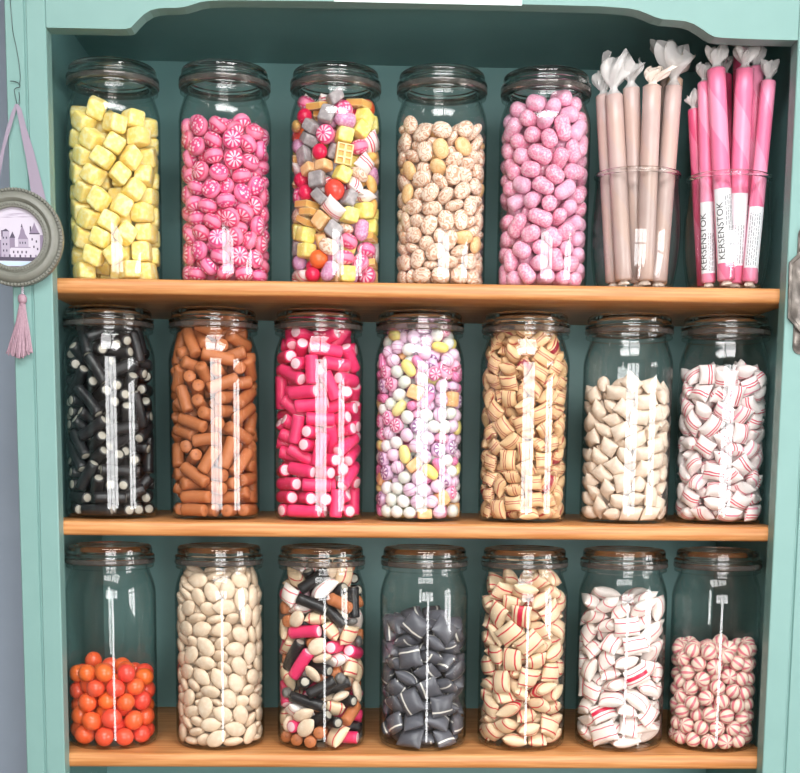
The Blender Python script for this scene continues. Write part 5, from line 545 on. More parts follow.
def tag(o, label=None, cat=None, group=None, kind=None):
    for k, v in (('label', label), ('category', cat), ('group', group), ('kind', kind)):
        if v: o[k] = v
    return o
def thing(name, label, cat, loc=(0, 0, 0), group=None, rz=0):
    o = link(name, None, None, loc); o.rotation_euler.z = rz; o.empty_display_size = .05; return tag(o, label, cat, group)

# ------------------------------------------------------------------ the room
WALLC = NT('grey_blue_wall', .8); WALLC.col(WALLC.mix(WALLC.noise(.02, 3, rand=False), (146, 160, 176), (158, 172, 188))); WALLC = WALLC.m
PLASTER = plain('stone_coloured_plaster', (150, 144, 136), .85)
FLOORM = NT('oak_floor', .45); FLOORM.col(FLOORM.mix(FLOORM.noise(.01, 4, rand=False), (104, 76, 52), (124, 92, 64))); FLOORM = FLOORM.m
WHITE = plain('white_gloss_paint', (238, 238, 234), .4)
X0, X1, Y0, Y1, ZT = -2.2, 2.1, -3.0, .36, 2.55
def wall(name, *boxes, m=PLASTER):
    b = MB()
    for q in boxes: b.box(*q)
    return tag(b.build(name, m), kind='structure')
wall('floor', (X0-.1, X1+.1, Y0-.1, Y1+.1, -.1, 0), m=FLOORM)
sx0, sx1, sy0, sy1 = -.75, .85, -1.95, -1.05      # opening for an added roof light that brightens the jar fronts
wall('ceiling', (X0-.1, sx0, Y0-.1, Y1+.1, ZT, ZT+.1), (sx1, X1+.1, Y0-.1, Y1+.1, ZT, ZT+.1), (sx0, sx1, Y0-.1, sy0, ZT, ZT+.1), (sx0, sx1, sy1, Y1+.1, ZT, ZT+.1))
b = MB()
for q in (sx0, (sx0+sx1)/2, sx1): b.box(max(sx0, q-.03), min(sx1, q+.03), sy0, sy1, ZT+.02, ZT+.06)
for q in (sy0, sy1): b.box(sx0, sx1, max(sy0, q-.03), min(sy1, q+.03), ZT+.02, ZT+.06)
tag(b.build('added_roof_frame', WHITE), kind='structure')  # bars and frame of the added roof light
wall('wall_back', (X0-.1, X1+.1, Y1, Y1+.1, 0, ZT), m=WALLC)
wall('wall_left', (X0-.1, X0, Y0, Y1, 0, ZT))
# window openings: one wide window with a glazed door light under it behind the photographer, one at the right
wx0, wx1, wz0, wz1 = -.45, 1.22, .92, 2.13
dx0, dx1, dz0 = .25, .62, .12
wall('wall_front', (X0-.1, wx0, Y0-.1, Y0, 0, ZT), (wx1, X1+.1, Y0-.1, Y0, 0, ZT), (wx0, wx1, Y0-.1, Y0, wz1, ZT),
     (wx0, dx0, Y0-.1, Y0, 0, wz0), (dx1, wx1, Y0-.1, Y0, 0, wz0), (dx0, dx1, Y0-.1, Y0, 0, dz0))
ry0, ry1, rz0, rz1 = -1.55, -.62, .78, 1.97
wall('wall_right', (X1, X1+.1, Y0, ry0, 0, ZT), (X1, X1+.1, ry1, Y1, 0, ZT), (X1, X1+.1, ry0, ry1, 0, rz0), (X1, X1+.1, ry0, ry1, rz1, ZT))
b = MB(); t_ = .028
for x in (wx0, wx0+.56, wx0+1.11, wx1): b.box(max(wx0, x-t_), min(wx1, x+t_), Y0-.07, Y0-.01, wz0, wz1)
for z in (wz0, wz0+.78, wz1): b.box(wx0, wx1, Y0-.065, Y0-.015, max(wz0, z-t_*.8), min(wz1, z+t_*.8))
tag(b.build('window_1', WHITE), kind='structure')
b = MB()
for x in (dx0, dx1): b.box(x-.02 if x > dx0 else x, x if x > dx0 else x+.02, Y0-.07, Y0-.01, dz0, wz0)
b.box(dx0, dx1, Y0-.07, Y0-.01, dz0, dz0+.03)
tag(b.build('door_1', WHITE), kind='structure')
b = MB()
for y in (ry0, (ry0+ry1)/2, ry1): b.box(X1+.01, X1+.07, max(ry0, y-t_), min(ry1, y+t_), rz0, rz1)
for z in (rz0, rz0+.8, rz1): b.box(X1+.015, X1+.065, ry0, ry1, max(rz0, z-t_*.8), min(rz1, z+t_*.8))
tag(b.build('window_2', WHITE), kind='structure')
def day(name, loc, rot, sx, sy, L, col):
    l = bpy.data.lights.new(name, 'AREA'); l.shape = 'RECTANGLE'; l.size = sx; l.size_y = sy
    l.energy = L*PI*sx*sy; l.color = col; o = link(name, l, None, loc); o.rotation_euler = rot; return o
SKYC = (1.0, .98, .975)
LW = 12.0
day('daylight_window', ((wx0+wx1)/2, Y0-.09, (wz0+wz1)/2), (PI/2, 0, 0), wx1-wx0, wz1-wz0, LW, SKYC)
day('daylight_door', ((dx0+dx1)/2, Y0-.09, (dz0+wz0)/2), (PI/2, 0, 0), dx1-dx0, wz0-dz0, LW*1.1, SKYC)
day('added_roof_light', ((sx0+sx1)/2, (sy0+sy1)/2, ZT+.09), (0, 0, 0), sx1-sx0, sy1-sy0, 16.5, SKYC)  # added overhead source, steep enough to miss most of the back panel
day('daylight_side', (X1+.09, (ry0+ry1)/2, (rz0+rz1)/2), (PI/2, 0, PI/2), ry1-ry0, rz1-rz0, 13.0, SKYC)
w = bpy.data.worlds.new('world'); sc.world = w; w.use_nodes = True
w.node_tree.nodes['Background'].inputs[0].default_value = (.75, .85, 1, 1); w.node_tree.nodes['Background'].inputs[1].default_value = .6

# ------------------------------------------------------------------ cabinet
XL, XR, D = -.43985, .42452, .2987
PL, PR = XL-.015, XR+.015         # the side panels stand a little outside the frame opening
SZ = (1.53985, 1.25243, .96326); TH = .018; FY = -.025
cab = thing('display_cabinet', 'teal painted wooden cabinet with three pine shelves full of sweet jars', 'cabinet', (0, 0, 0))
CZ = 1.86983
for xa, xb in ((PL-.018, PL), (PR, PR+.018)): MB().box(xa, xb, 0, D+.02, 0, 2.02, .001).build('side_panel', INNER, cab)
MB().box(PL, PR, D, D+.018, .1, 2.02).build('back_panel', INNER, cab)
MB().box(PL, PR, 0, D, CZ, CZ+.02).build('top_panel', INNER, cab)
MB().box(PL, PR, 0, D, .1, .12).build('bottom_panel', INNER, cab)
MB().box(XL-.04, XR+.04, FY, 0, 0, .1, .002).build('plinth', TEAL, cab)
def stile(x0, xg0, xg1, x1):
    """front upright with one thin groove down its face"""
    b = MB(); g = .0012; zt = 2.06
    poly = [(x0, FY+.001), (x0+.001, FY), (xg0-g, FY), (xg0, FY+.0025), (xg1, FY+.0025), (xg1+g, FY), (x1-.0012, FY), (x1, FY+.0012), (x1, 0), (x0, 0)]
    n = len(poly); b.add([(x, y, .1) for x, y in poly]+[(x, y, zt) for x, y in poly],
        [tuple(range(n))[::-1], tuple(range(n, 2*n))]+[(i, (i+1) % n, (i+1) % n+n, i+n) for i in range(n)])
    return b.build('stile', TEAL, cab)
stile(-.4862, -.4640, -.4625, XL)
stile(XR, .4515, .4530, .492)
# scalloped top rail, outline followed along its lower edge
rail_px = [(52, 29), (118, 29), (126, 28.8), (131, 27.5), (137, 21), (143, 15), (150, 10.5), (157, 8.6), (165, 7.8), (176, 7.8), (184, 7), (191, 5), (199, 2.4), (208, .9), (225, .2), (300, .8), (420, 2.2), (520, 4.2), (600, 6.2), (628, 8.2), (638, 10.2), (647, 13.5), (655, 17), (663, 19.2), (675, 20), (686, 21.2), (694, 24), (702, 29), (709, 34), (715, 36.8), (723, 37.8), (755, 39.2), (793, 41)]
pts = [at(x, y, FY) for x, y in rail_px]
poly = [(p.x, p.z) for p in pts]; poly[0] = (XL+.0006, poly[1][1]); poly[-1] = (XR-.0006, poly[-2][1])
poly += [(XR-.0006, 2.02), (XL+.0006, 2.02)]
MB().prism(poly, FY, -.0005).build('top_rail', TEAL, cab)
MB().box(-.52, .53, -.06, D+.05, 2.06, 2.10, .006).build('cornice', TEAL, cab)
for z in SZ:
    b = MB(); r = TH/2; pr_ = []
    for k in range(7): a = PI/2+PI*k/6; pr_.append((.004+.0055*math.cos(a), z-r+r*math.copysign(abs(math.sin(a))**.55, math.sin(a))))
    pr_ += [(D, z-TH), (D, z)]
    n = len(pr_); x0, x1 = PL+.0004, PR-.0004
    b.add([(x0, y, q) for y, q in pr_]+[(x1, y, q) for y, q in pr_], [tuple(range(n)), tuple(range(n, 2*n))[::-1]]+[(i, i+n, (i+1) % n+n, (i+1) % n) for i in range(n)])
    tag(b.build('shelf', PINE, cab, 40), 'honey coloured pine shelf')

# ------------------------------------------------------------------ jars
def P(*a): return [(r*U, z*U) for r, z in a]
body_prof = P((0, 1.2), (30, .8), (37, 0), (40.5, .6), (43, 2.6), (44.4, 5.6), (45, 10), (45, 11), (45, 13), (45, 60), (45, 110), (45, 153), (45, 155), (45, 156.5), (44.5, 162), (43.2, 168), (41.2, 174), (39.6, 178.5), (38.9, 181), (39, 182.4),
              (41.5, 183), (43.3, 184), (43.6, 185.6), (43.2, 187.2), (42, 187.8), (37.6, 187.8), (36.8, 186.6), (36.8, 181), (38.2, 177.6), (40.2, 173), (42.2, 167), (43.5, 161.5), (44.1, 156), (44.1, 154.5), (44.1, 152), (44.1, 110), (44.1, 60), (44.1, 12), (44.1, 10), (43.9, 8), (42.6, 5.0), (39.8, 3.5), (34, 3), (0, 2.6))
lid_prof = P((0, 203.2), (28, 203.1), (31.5, 202.4), (33.6, 200.4), (34.2, 197), (34.4, 189), (34.8, 187.4), (36.4, 187.4), (36.8, 193.2), (43.4, 193.2), (44.4, 193.8), (44.6, 195.4), (44.1, 196.8), (42.9, 197.5), (42.2, 198.2), (42.1, 199.6), (42.1, 202), (41.9, 203.6), (41, 205.4), (39.2, 206.8), (35.5, 207.2), (33, 206.6), (31.5, 206), (0, 205.8))
body_me = MB().lathe(body_prof, 72, closed=False).mesh('jar_body', GLASS, 32)
lid_me = MB().lathe(lid_prof, 72, closed=False).mesh('jar_lid', LIDGLASS, 34)
SEALM = plain('cloudy_grey_seal', (190, 182, 176), .1, 0, Transmission_Weight=.92, IOR=1.4)
seal_me = MB().lathe(P((37.6, 187.9), (43.3, 187.9), (44.5, 188.6), (44.7, 190.6), (44.4, 192.6), (43.6, 193.1), (37.6, 193.1)), 64).mesh('rubber_seal', SEALM, 40)
WHERE = ['top', 'middle', 'bottom']
JPX = [(114.5, 0), (225.5, 0), (335.5, 0), (441, 0), (544, 0),
       (110.5, 1), (214.5, 1), (318.5, 1), (419, 1), (524, 1), (626.5, 1), (724, 1),
       (112, 2), (220, 2), (321.5, 2), (423.5, 2), (522.5, 2), (621, 2), (714, 2)]
JLOOK = ['tall glass jar of yellow sugar cubes', 'tall glass jar of pink raspberry balls', 'tall glass jar of many-coloured mixed sweets', 'tall glass jar of marbled tan lozenges', 'tall glass jar of frosted pale pink beans',
         'tall glass jar of black licorice tubes with white filling', 'tall glass jar of brown cinnamon sticks', 'tall glass jar of hot pink licorice sticks', 'tall glass jar of small lilac, white and yellow sweets', 'tall glass jar of tan toffee pillows with dark red stripes', 'part filled glass jar of plain cream pillows', 'part filled glass jar of white pillows with crimson stripes',
         'mostly empty glass jar holding orange balls', 'tall glass jar of beige sugared almonds', 'tall glass jar of black, pink, brown and white mixed sweets', 'glass jar of dark grey licorice pillows with white stripe', 'full glass jar of cream pillows with red stripes', 'glass jar of large white pillows with thin pink stripes', 'half filled glass jar of small cream and rose striped balls']
JC = []; JZ = (1, 1, .986)
for (px, row), look in zip(JPX, JLOOK):
    yc = (.024, .024, .007)[row]+45*U
    # column measured at the middle of the jar
    mid = {0: 170, 1: 415, 2: 650}[row]
    x = min(max(at(px, mid, yc).x, PL+45.3*U), PR-45.3*U)
    j = thing('glass_jar', '%s on the %s shelf' % (look, WHERE[row]), 'jar', (x, yc, SZ[row]+.0003), 'lidded glass jars on the cabinet shelves', random.Random(px).uniform(0, 6))
    j.scale.z = JZ[row]
    link('jar_body', body_me, j); link('rubber_seal', seal_me, j); link('jar_lid', lid_me, j)
    JC.append((x, yc, SZ[row]))

# ------------------------------------------------------------------ sweets in the jars
KM = candy_materials(); KN = list(KINDS); CM = {}
def candy_mesh(k, v):
    if (k, v) not in CM:
        V, F = KINDS[k][v](); b = MB().add([(x*U, y*U, z*U) for x, y, z in V], F)
        CM[k, v] = b.mesh(k, KM[k], 25 if k == 'waffle_sweet' else 50, False)
    return CM[k, v]
KLOOK = {'lemon_cube': 'yellow sugared cube', 'small_lemon_cube': 'pale yellow sugared cube', 'raspberry_ball': 'pink ball sweet with a pale petal pattern', 'berry_dot_ball': 'pink ball sweet with pale berry dots',
         'caramel_lozenge': 'tan oval lozenge with pale marbling', 'pink_bean': 'frosted pale pink bean sweet', 'licorice_tube': 'black licorice tube with pale filling', 'cinnamon_stick': 'short brown cinnamon stick',
         'pink_stick': 'hot pink licorice stick with pale core', 'white_mint_ball': 'small white mint ball', 'lilac_striped_ball': 'small lilac striped ball', 'yellow_drop': 'pale yellow oval drop', 'flower_slice': 'small pink flower rock slice',
         'lilac_flower_slice': 'small lilac flower rock slice', 'ridged_pink_pastille': 'long ridged pink pastille', 'toffee_pillow': 'tan pillow sweet with dark red lines', 'cream_pillow': 'plain cream pillow sweet',
         'mint_pillow': 'white pillow sweet with double crimson lines', 'orange_ball': 'orange ball sweet', 'sugared_almond': 'beige sugared almond', 'licorice_pillow': 'dark grey pillow sweet with a white stripe',
         'cream_red_pillow': 'cream pillow sweet with red stripes', 'white_red_pillow': 'large white pillow sweet with thin pink stripes', 'striped_ball': 'small cream and rose striped ball', 'waffle_sweet': 'tan waffle sweet',
         'red_ball': 'cherry red ball sweet', 'grey_sugar_cube': 'grey sugared cube', 'orange_wedge': 'amber wedge sweet', 'peach_cube': 'peach sugared cube', 'lilac_bean': 'frosted lilac bean sweet',
         'licorice_drop': 'small dark grey licorice drop', 'cream_ball': 'biscuit coloured ball sweet'}
CATS = {'sugared_almond': 'almond', 'licorice_tube': 'licorice', 'cinnamon_stick': 'licorice', 'pink_stick': 'licorice', 'licorice_pillow': 'sweet', 'licorice_drop': 'licorice'}
JSHORT = ["%s shelf's %s jar" % (sh, nm) for sh, nms in (('top', ('far left', 'second', 'third', 'fourth', 'fifth')), ('middle', ('far left', 'second', 'third', 'central', 'fifth', 'sixth', 'far right')),
          ('bottom', ('far left', 'second', 'third', 'central', 'fifth', 'sixth', 'far right'))) for nm in nms]
for ji, flat_ in enumerate(PILES):
    cx, cy, cz = JC[ji]; rows = []
    for i in range(0, len(flat_), 7):
        kv, x_, y_, z_, ea, eb, ec = flat_[i:i+7]
        rows.append((KN[kv//4], kv % 4, (x_/8, y_/8, z_/8), Euler((math.radians(ea), math.radians(eb), math.radians(ec)), 'XYZ')))
    count = {}; top = {}
    for k, v, p, q in rows:
        count[k] = count.get(k, 0)+1
        if k not in top or p[2] > top[k]: top[k] = p[2]
    protos = {}; done = set()
    for k, v, p, q in rows:
        if (k, v) not in protos:
            o = protos[k, v] = bpy.data.objects.new(k, candy_mesh(k, v))
        else: o = protos[k, v].copy()
        C.objects.link(o)
        o.rotation_euler = q
        o.location = (cx+p[0]*U, cy+p[1]*U, cz+p[2]*U*JZ[JPX[ji][1]]+.0003)
        if 'group' in o: del o['group']
        cat = CATS.get(k, 'sweet')
        if count[k] == 1: tag(o, 'only %s in the %s' % (KLOOK[k], JSHORT[ji]), cat)
        elif p[2] == top[k] and k not in done: done.add(k); tag(o, 'topmost %s in the %s' % (KLOOK[k], JSHORT[ji]), cat)
        else: tag(o, '%s under the topmost, %s' % (KLOOK[k], JSHORT[ji]), cat, '%ss in the %s' % (KLOOK[k].split(' with')[0], JSHORT[ji]))

# ------------------------------------------------------------------ open tumblers with wrapped sticks
tum_prof = P((0, 1), (28, .8), (33, 0), (36, 1), (38.5, 4), (41, 12), (43.6, 28), (45, 44), (45.4, 58), (44.9, 74), (43.4, 92), (42.4, 104), (42.2, 110), (42.2, 113),
             (40.4, 113), (40.4, 110), (40.5, 104), (41.4, 92), (42.9, 74), (43.4, 58), (43, 44), (41.6, 28), (39, 13), (36.5, 6.5), (33.5, 4.4), (28, 3.6), (0, 3.2))
tum_me = MB().lathe(tum_prof, 72, closed=False).mesh('glass_wall', GLASS, 32)
rim_me = MB().lathe(P((40.4, 113.1), (42.2, 113.1), (43.4, 113.6), (44.2, 115.4), (43.6, 117.3), (42.2, 118), (40.8, 117.2), (40.3, 115.4)), 72).mesh('rim', LIDGLASS, 60)
TUM = []
for x, y, sz, lab in ((.2625, .076, .975, 'open glass tumbler holding brown paper-wrapped candy sticks on the top shelf'), (.3735, .060, .94, 'open glass tumbler holding pink candy sticks, right end of top shelf')):
    o = thing('glass_tumbler', lab, 'glass', (x, y, SZ[0]+.0003), 'open glass tumblers on the top shelf'); o.scale = (sz, sz, sz); link('glass_wall', tum_me, o); link('rim', rim_me, o); TUM.append((x, y, sz))
CEL = cello('crumpled_clear_wrapper', (246, 244, 242), .5, .14); CELB = cello('waxed_paper_twist', (238, 226, 214), .82, .4)
def wrapmat(name, a, b, seam):
    t = NT(name, .3, .5); _, x, y, z = t.pos()
    s = t.mth('SINE', t.mth('ADD', t.mth('MULTIPLY', z, .075), t.mth('ADD', t.mth('ARCTAN2', y, x), t.mth('MULTIPLY', t.rand(), 6.3))))
    t.col(t.mix(t.sm(s, .15, .3), t.mix(t.noise(.05, 3), a, b), seam), .05).bump(t.noise(.25, 2), .4, .25); return t.m
BROWNP = wrapmat('brown_wrapped_sugar', (178, 154, 148), (194, 172, 166), (190, 164, 154))
TANP = wrapmat('tan_wrapped_sugar', (206, 164, 124), (218, 182, 148), (226, 196, 172))
PINKP = wrapmat('pink_wrapped_sugar', (234, 110, 150), (240, 134, 170), (242, 150, 182))
DEEPP = wrapmat('deep_pink_wrapped_sugar', (206, 70, 112), (216, 88, 128), (224, 110, 146))
LABELM = plain('white_label_paper', (240, 240, 244), .5); INK = plain('black_print', (22, 22, 26), .6); GREYINK = plain('grey_print', (110, 108, 116), .6)
_font = {}
def text_tris(s, size):
    """flat letters as triangles: x along the text, y up"""
    if s not in _font:
        cu = bpy.data.curves.new('lettering', 'FONT'); cu.body = s; cu.size = 1; cu.resolution_u = 3
        o = bpy.data.objects.new('lettering', cu); C.objects.link(o); bpy.context.view_layer.update()
        m = bpy.data.meshes.new_from_object(o.evaluated_get(bpy.context.evaluated_depsgraph_get()))
        bm = bmesh.new(); bm.from_mesh(m)
        for q in range(1, 12):
            bmesh.ops.bisect_plane(bm, geom=bm.verts[:]+bm.edges[:]+bm.faces[:], plane_co=(0, q*.07-.02, 0), plane_no=(0, 1, 0))
        bm.verts.index_update()
        _font[s] = ([tuple(v.co[:2]) for v in bm.verts], [tuple(v.index for v in p.verts) for p in bm.faces]); bm.free()
        bpy.data.objects.remove(o); bpy.data.meshes.remove(m); bpy.data.curves.remove(cu)
    V, F = _font[s]; return [(x*size, y*size) for x, y in V], F
def twist(name, z0, L, r, amp, rnd, flare, parent, m, sgn=1, lean=(0, 0)):
    """crumpled end of a twisted wrapper: pinched waist, then an untidy folded frill"""
    n = 36; R = []; rings = 15
    A = [(rnd.uniform(.05, .22), q, rnd.uniform(0, 6.28), rnd.uniform(-1.2, 1.2)) for q in (2, 3, 5, 7, 9)]
    H = [(rnd.uniform(.05, .2), q, rnd.uniform(0, 6.28)) for q in (1, 2, 3, 5)]
    flat_a, squash = rnd.uniform(-.6, .6), rnd.uniform(.55, .95)
    for i in range(rings):
        t = i/(rings-1)
        rr = r*(1.04 if i == 0 else (1-.62*math.sin(min(1, t/.25)*PI/2) if t < .25 else .38+(flare-.38)*math.sin((t-.25)/.75*PI*.62)))
        ring = []
        for j in range(n):
            a = 2*PI*j/n; w = 1+sum(k_*math.sin(q*a+p+tw_*t*3) for k_, q, p, tw_ in A)*(.25+1.5*t)*amp*(1 if i else 0)
            zz = sgn*(L*t*(1+amp*sum(k_*math.sin(q*a+p) for k_, q, p in H)*t)); x, y = rr*w*math.cos(a+t*.9), rr*w*math.sin(a+t*.9)
            sq = 1-(1-squash)*t; u_, v_ = x*math.cos(flat_a)+y*math.sin(flat_a), (-x*math.sin(flat_a)+y*math.cos(flat_a))*sq
            ring.append((u_*math.cos(flat_a)-v_*math.sin(flat_a)+lean[0]*t*t, u_*math.sin(flat_a)+v_*math.cos(flat_a)+lean[1]*t*t, z0+zz))
        R.append(ring)
    V, F = _grid(R, False)
    return MB().add([(x*U, y*U, z*U) for x, y, z in V], F).build(name, m, parent, 60)
def candy_stick(lab, A, B, r, mat, tw, seed, label=None, spin=0, group=None, cat='candy stick', cel=CEL, fl=1.5, lean=(0, 0)):
    """wrapped stick from A (foot) to B (shoulder where its wrapper is twisted)"""
    rnd = random.Random(seed); A, B = Vector(A), Vector(B); d = (B-A); L = d.length/U
    o = thing('candy_stick', lab, cat, A, group); o.rotation_mode = 'QUATERNION'
    zz = d.normalized(); yy = Vector((0, 1, 0)); yy = (yy-zz*yy.dot(zz)).normalized(); xx = yy.cross(zz)
    q = Matrix((xx, yy, zz)).transposed().to_quaternion(); o.rotation_quaternion = q @ Quaternion((0, 0, 1), spin)
    pf = [(r*.5, 5.2), (r*.86, 5.4), (r, 7)]+[(r, 7+(L-9)*k/6) for k in range(1, 7)]+[(r*.86, L-.4), (r*.5, L)]
    b = MB().lathe([(a*U, z*U) for a, z in pf], 20, closed=False); n = 20
    b.f += [tuple(range(n)), tuple((len(pf)-1)*n+j for j in range(n))]; b.mi += [0, 0]
    b.build('stick', mat, o, 50)
    twist('wrapper_twist', L-1.5, tw, r, .8, rnd, fl, o, cel, 1, lean)
    twist('wrapper_twist', 7, 5.6, r, .18, rnd, .66, o, CELB if cel is not CELB else cel, -1)
    if label:
        s0, s1, a0, a1, kind = label; rl = (r+.22)*U
        def sl(s, a, e=0): return ((rl+e)*math.cos(a), (rl+e)*math.sin(a), s*U)
        b = MB(); na = 14; V = []
        for i in range(na+1):
            a = a0+(a1-a0)*i/na; V += [sl(s0, a), sl(s1, a)]
        b.add(V, [(2*i, 2*i+2, 2*i+3, 2*i+1) for i in range(na)])
        # print: reads up the stick; rows run round it
        e = .00012
        def put(V2, F2, s, a, mi):   # x of the lettering runs along the stick, its foot towards increasing angle
            b.add([sl(s+x, a-y/r, e) for x, y in V2], F2, mi)
        def bar(s, ss, a, aa, mi): b.add([sl(s, a, e), sl(ss, a, e), sl(ss, aa, e), sl(s, aa, e)], [(0, 1, 2, 3)], mi)
        if 'name' in kind:
            V2, F2 = text_tris('KERSENSTOK', 9.0); put(V2, F2, s0+3, a0+(a1-a0)*.40, 1)
        if 'barcode' in kind:
            s = s1-26
            while s < s1-9:
                wd = rnd.choice((.5, .8, 1.2)); bar(s, s+wd, a0+(a1-a0)*.62, a0+(a1-a0)*.9, 1); s += wd+rnd.choice((.6, .9, 1.2))
        if 'print' in kind:
            for k in range(4 if 'name' in kind else 5):
                aa = a0+(a1-a0)*(.52+.11*k) if 'name' in kind else a0+(a1-a0)*(.16+.13*k); s = s0+2
                lim = s1-30 if 'barcode' in kind else s1-6
                while s < lim:
                    wd = rnd.uniform(1.2, 4.5); bar(s, min(s+wd, lim), aa, aa+.09, 2); s += wd+.9
        tag(b.build('paper_label', [LABELM, INK, GREYINK], o, 60, False), 'white printed paper label')
    return o
BR = [  # foot, shoulder, radius, twist length, wrapper, frill, lean, words
 ((.2361, .0696, 1.5455), (.2167, .0743, 1.7779), 8.0, 20, BROWNP, 1.1, (1, 0), 'brown wrapped candy stick leaning furthest left in the left tumbler'),
 ((.2450, .0497, 1.5455), (.2260, .0547, 1.7739), 8.6, 32, BROWNP, 1.6, (5, 0), 'pinkish brown candy stick at front left, under the puffed clear wrapper'),
 ((.2660, .0672, 1.5455), (.2470, .0547, 1.7828), 8.2, 26, BROWNP, 1.5, (2, 0), 'brown candy stick between the front left one and the front centre one'),
 ((.2698, .0456, 1.5455), (.2686, .0357, 1.7801), 8.8, 17, BROWNP, 1.3, (9, 0), 'brown candy stick at the left tumbler front centre, short waxed twist bent right'),
 ((.2875, .0976, 1.5455), (.3012, .0975, 1.8160), 7.4, 24, BROWNP, 1.7, (-9, 0), 'thin brown candy stick at the back, reaching highest of the brown ones'),
 ((.2894, .0595, 1.5455), (.2994, .0576, 1.7862), 8.6, 36, BROWNP, 1.9, (-2, 0), 'pale brown candy stick at front right, beneath the large white twist'),
 ((.2951, .0797, 1.5455), (.3055, .0777, 1.8003), 7.6, 22, TANP, 1.5, (7, 0), 'tan candy stick leaning furthest right of the brown ones'),
]
for i, (A, B, r, tw, m, fl, ln, lab) in enumerate(BR):
    candy_stick(lab, A, B, r, m, tw, i+3, cel=CELB if i in (3, 6) else CEL, fl=fl, lean=ln)
F_ = -PI/2
PK = [
 ((.3534, .0844, 1.5453), (.3282, .0682, 1.7625), 6.4, 14, DEEPP, None, 'thin pink candy stick at the left back of the right tumbler'),
 ((.3520, .0555, 1.5453), (.3366, .0532, 1.7902), 7.2, 17, PINKP, (14, 82, F_-1.3, F_+.9, 'name barcode print'), 'pink candy stick leaning furthest left, barcode on its white label'),
 ((.3693, .0350, 1.5453), (.3451, .0348, 1.8011), 8.6, 20, PINKP, (22, 92, F_-1.25, F_+1.2, 'name print'), 'thick pink candy stick at front left, label printed in large black capitals'),
 ((.3838, .0904, 1.5453), (.3736, .1038, 1.8133), 7.0, 16, DEEPP, None, 'deep pink candy stick behind the two front ones'),
 ((.3986, .0769, 1.5453), (.3919, .0975, 1.8422), 8.4, 9, DEEPP, None, 'tallest deep pink candy stick standing at the back'),
 ((.3843, .0563, 1.5453), (.3793, .0327, 1.8015), 8.8, 20, PINKP, (22, 90, F_-1.1, F_+1.2, 'barcode print'), 'pale pink candy stick at the front centre of the right tumbler'),
 ((.4051, .0577, 1.5453), (.4020, .0637, 1.8122), 7.3, 17, PINKP, (16, 80, F_-1.2, F_+1.2, 'print'), 'pink candy stick right of centre, white twist under the top rail'),
 ((.3980, .0399, 1.5453), (.4114, .0419, 1.7900), 7.3, 18, PINKP, (18, 76, F_-1.3, F_+1.0, 'print'), 'bright pink candy stick leaning right towards the cabinet side'),
]
for i, (A, B, r, tw, m, lb, lab) in enumerate(PK):
    candy_stick(lab, A, B, r, m, tw, i+30, lb, 0, fl=1.1)

# ------------------------------------------------------------------ hanging ornament, left upright
PEWTER = NT('grey_painted_metal', .45, .5, Metallic=.0); PEWTER.col(PEWTER.mix(PEWTER.noise(.1, 3, rand=False), (106, 108, 100), (124, 126, 117))); PEWTER = PEWTER.m
oc = at(15, 237.5, -.034)
orn = thing('hanging_medallion', 'round grey beaded picture medallion with castle print, ribbon and tassel, hanging on left upright', 'ornament', oc)
k = 1/.835/1000                                     # one pixel of the photograph at this depth
fr_prof = [(r*k, h*k) for r, h in ((28, 1), (28, 4.2), (29, 5), (32.5, 4.6), (33.5, 3.6), (35, 5.6), (36.5, 6.6), (39.5, 6.2), (42, 4.2), (43, 2.6), (46, 2.2), (46.3, -1), (46, -5), (28, -5))]
b = MB().lathe(fr_prof, 80, 'y')
for q in range(84): a = 2*PI*q/84; b.ball((44.6*k*math.cos(a), -3.2*k, 44.6*k*math.sin(a)), 1.75*k, 6)
for q in range(72): a = 2*PI*q/72; b.ball((30.8*k*math.cos(a), -5.2*k, 30.8*k*math.sin(a)), 1.2*k, 6)
b.build('round_frame', PEWTER, orn, 40)
PAPER, INK1, INK2, INK3 = plain('pale_lilac_paper', (190, 184, 198), .6), plain('castle_pale_ink', (160, 152, 170), .6), plain('castle_mid_ink', (128, 116, 138), .6), plain('castle_dark_ink', (70, 62, 82), .6)
WATER = plain('print_pale_blue', (176, 198, 222), .6)
b = MB(); b.lathe([(.001*k, -1.0*k), (28.2*k, -1.0*k), (28.2*k, 1.0*k), (.001*k, 1.0*k)], 56, 'y')
def flat(pl, h, mi): b.prism([((x-15)*k, (237.5-y)*k) for x, y in pl], -(1.0+h)*k, -.9*k, mi)
def rc(x0, x1, y0, y1, h, mi): flat([(x0, y1), (x1, y1), (x1, y0), (x0, y0)], h, mi)
# sky streaks, ground, water; then the walls and towers of a castle
for x0, x1, y in ((4, 20, 216.5), (8, 30, 215.2), (1, 16, 218.5), (14, 33, 218)): flat([(x0, y+.5), ((x0+x1)/2, y+.9), (x1, y+.2), ((x0+x1)/2, y-.4)], .05, 1)
rc(-8, 39.5, 256, 259.5, .06, 3); rc(-4, 36, 260, 264, .05, 4); rc(1, 31, 264.5, 265.2, .08, 3)
rc(11, 30, 247, 256, .10, 0); rc(2, 10, 232, 256, .14, 1); rc(29, 39, 234, 256, .16, 0); rc(34, 42, 235, 252, .13, 2); rc(18, 28, 239, 248, .09, 1)
rc(-9, 2, 240, 256, .12, 2); rc(10, 15, 238, 248, .08, 2)
flat([(18, 239), (28, 239), (25, 234), (24.4, 231), (23, 228), (22.4, 225), (21.6, 228), (20.6, 231), (20, 234)], .12, 2); flat([(21, 228), (22.9, 228), (22, 224.5)], .13, 3)
flat([(29, 234), (39, 234), (36.5, 229.5), (35, 226), (34, 223), (33, 226), (31.5, 229.5)], .18, 2)
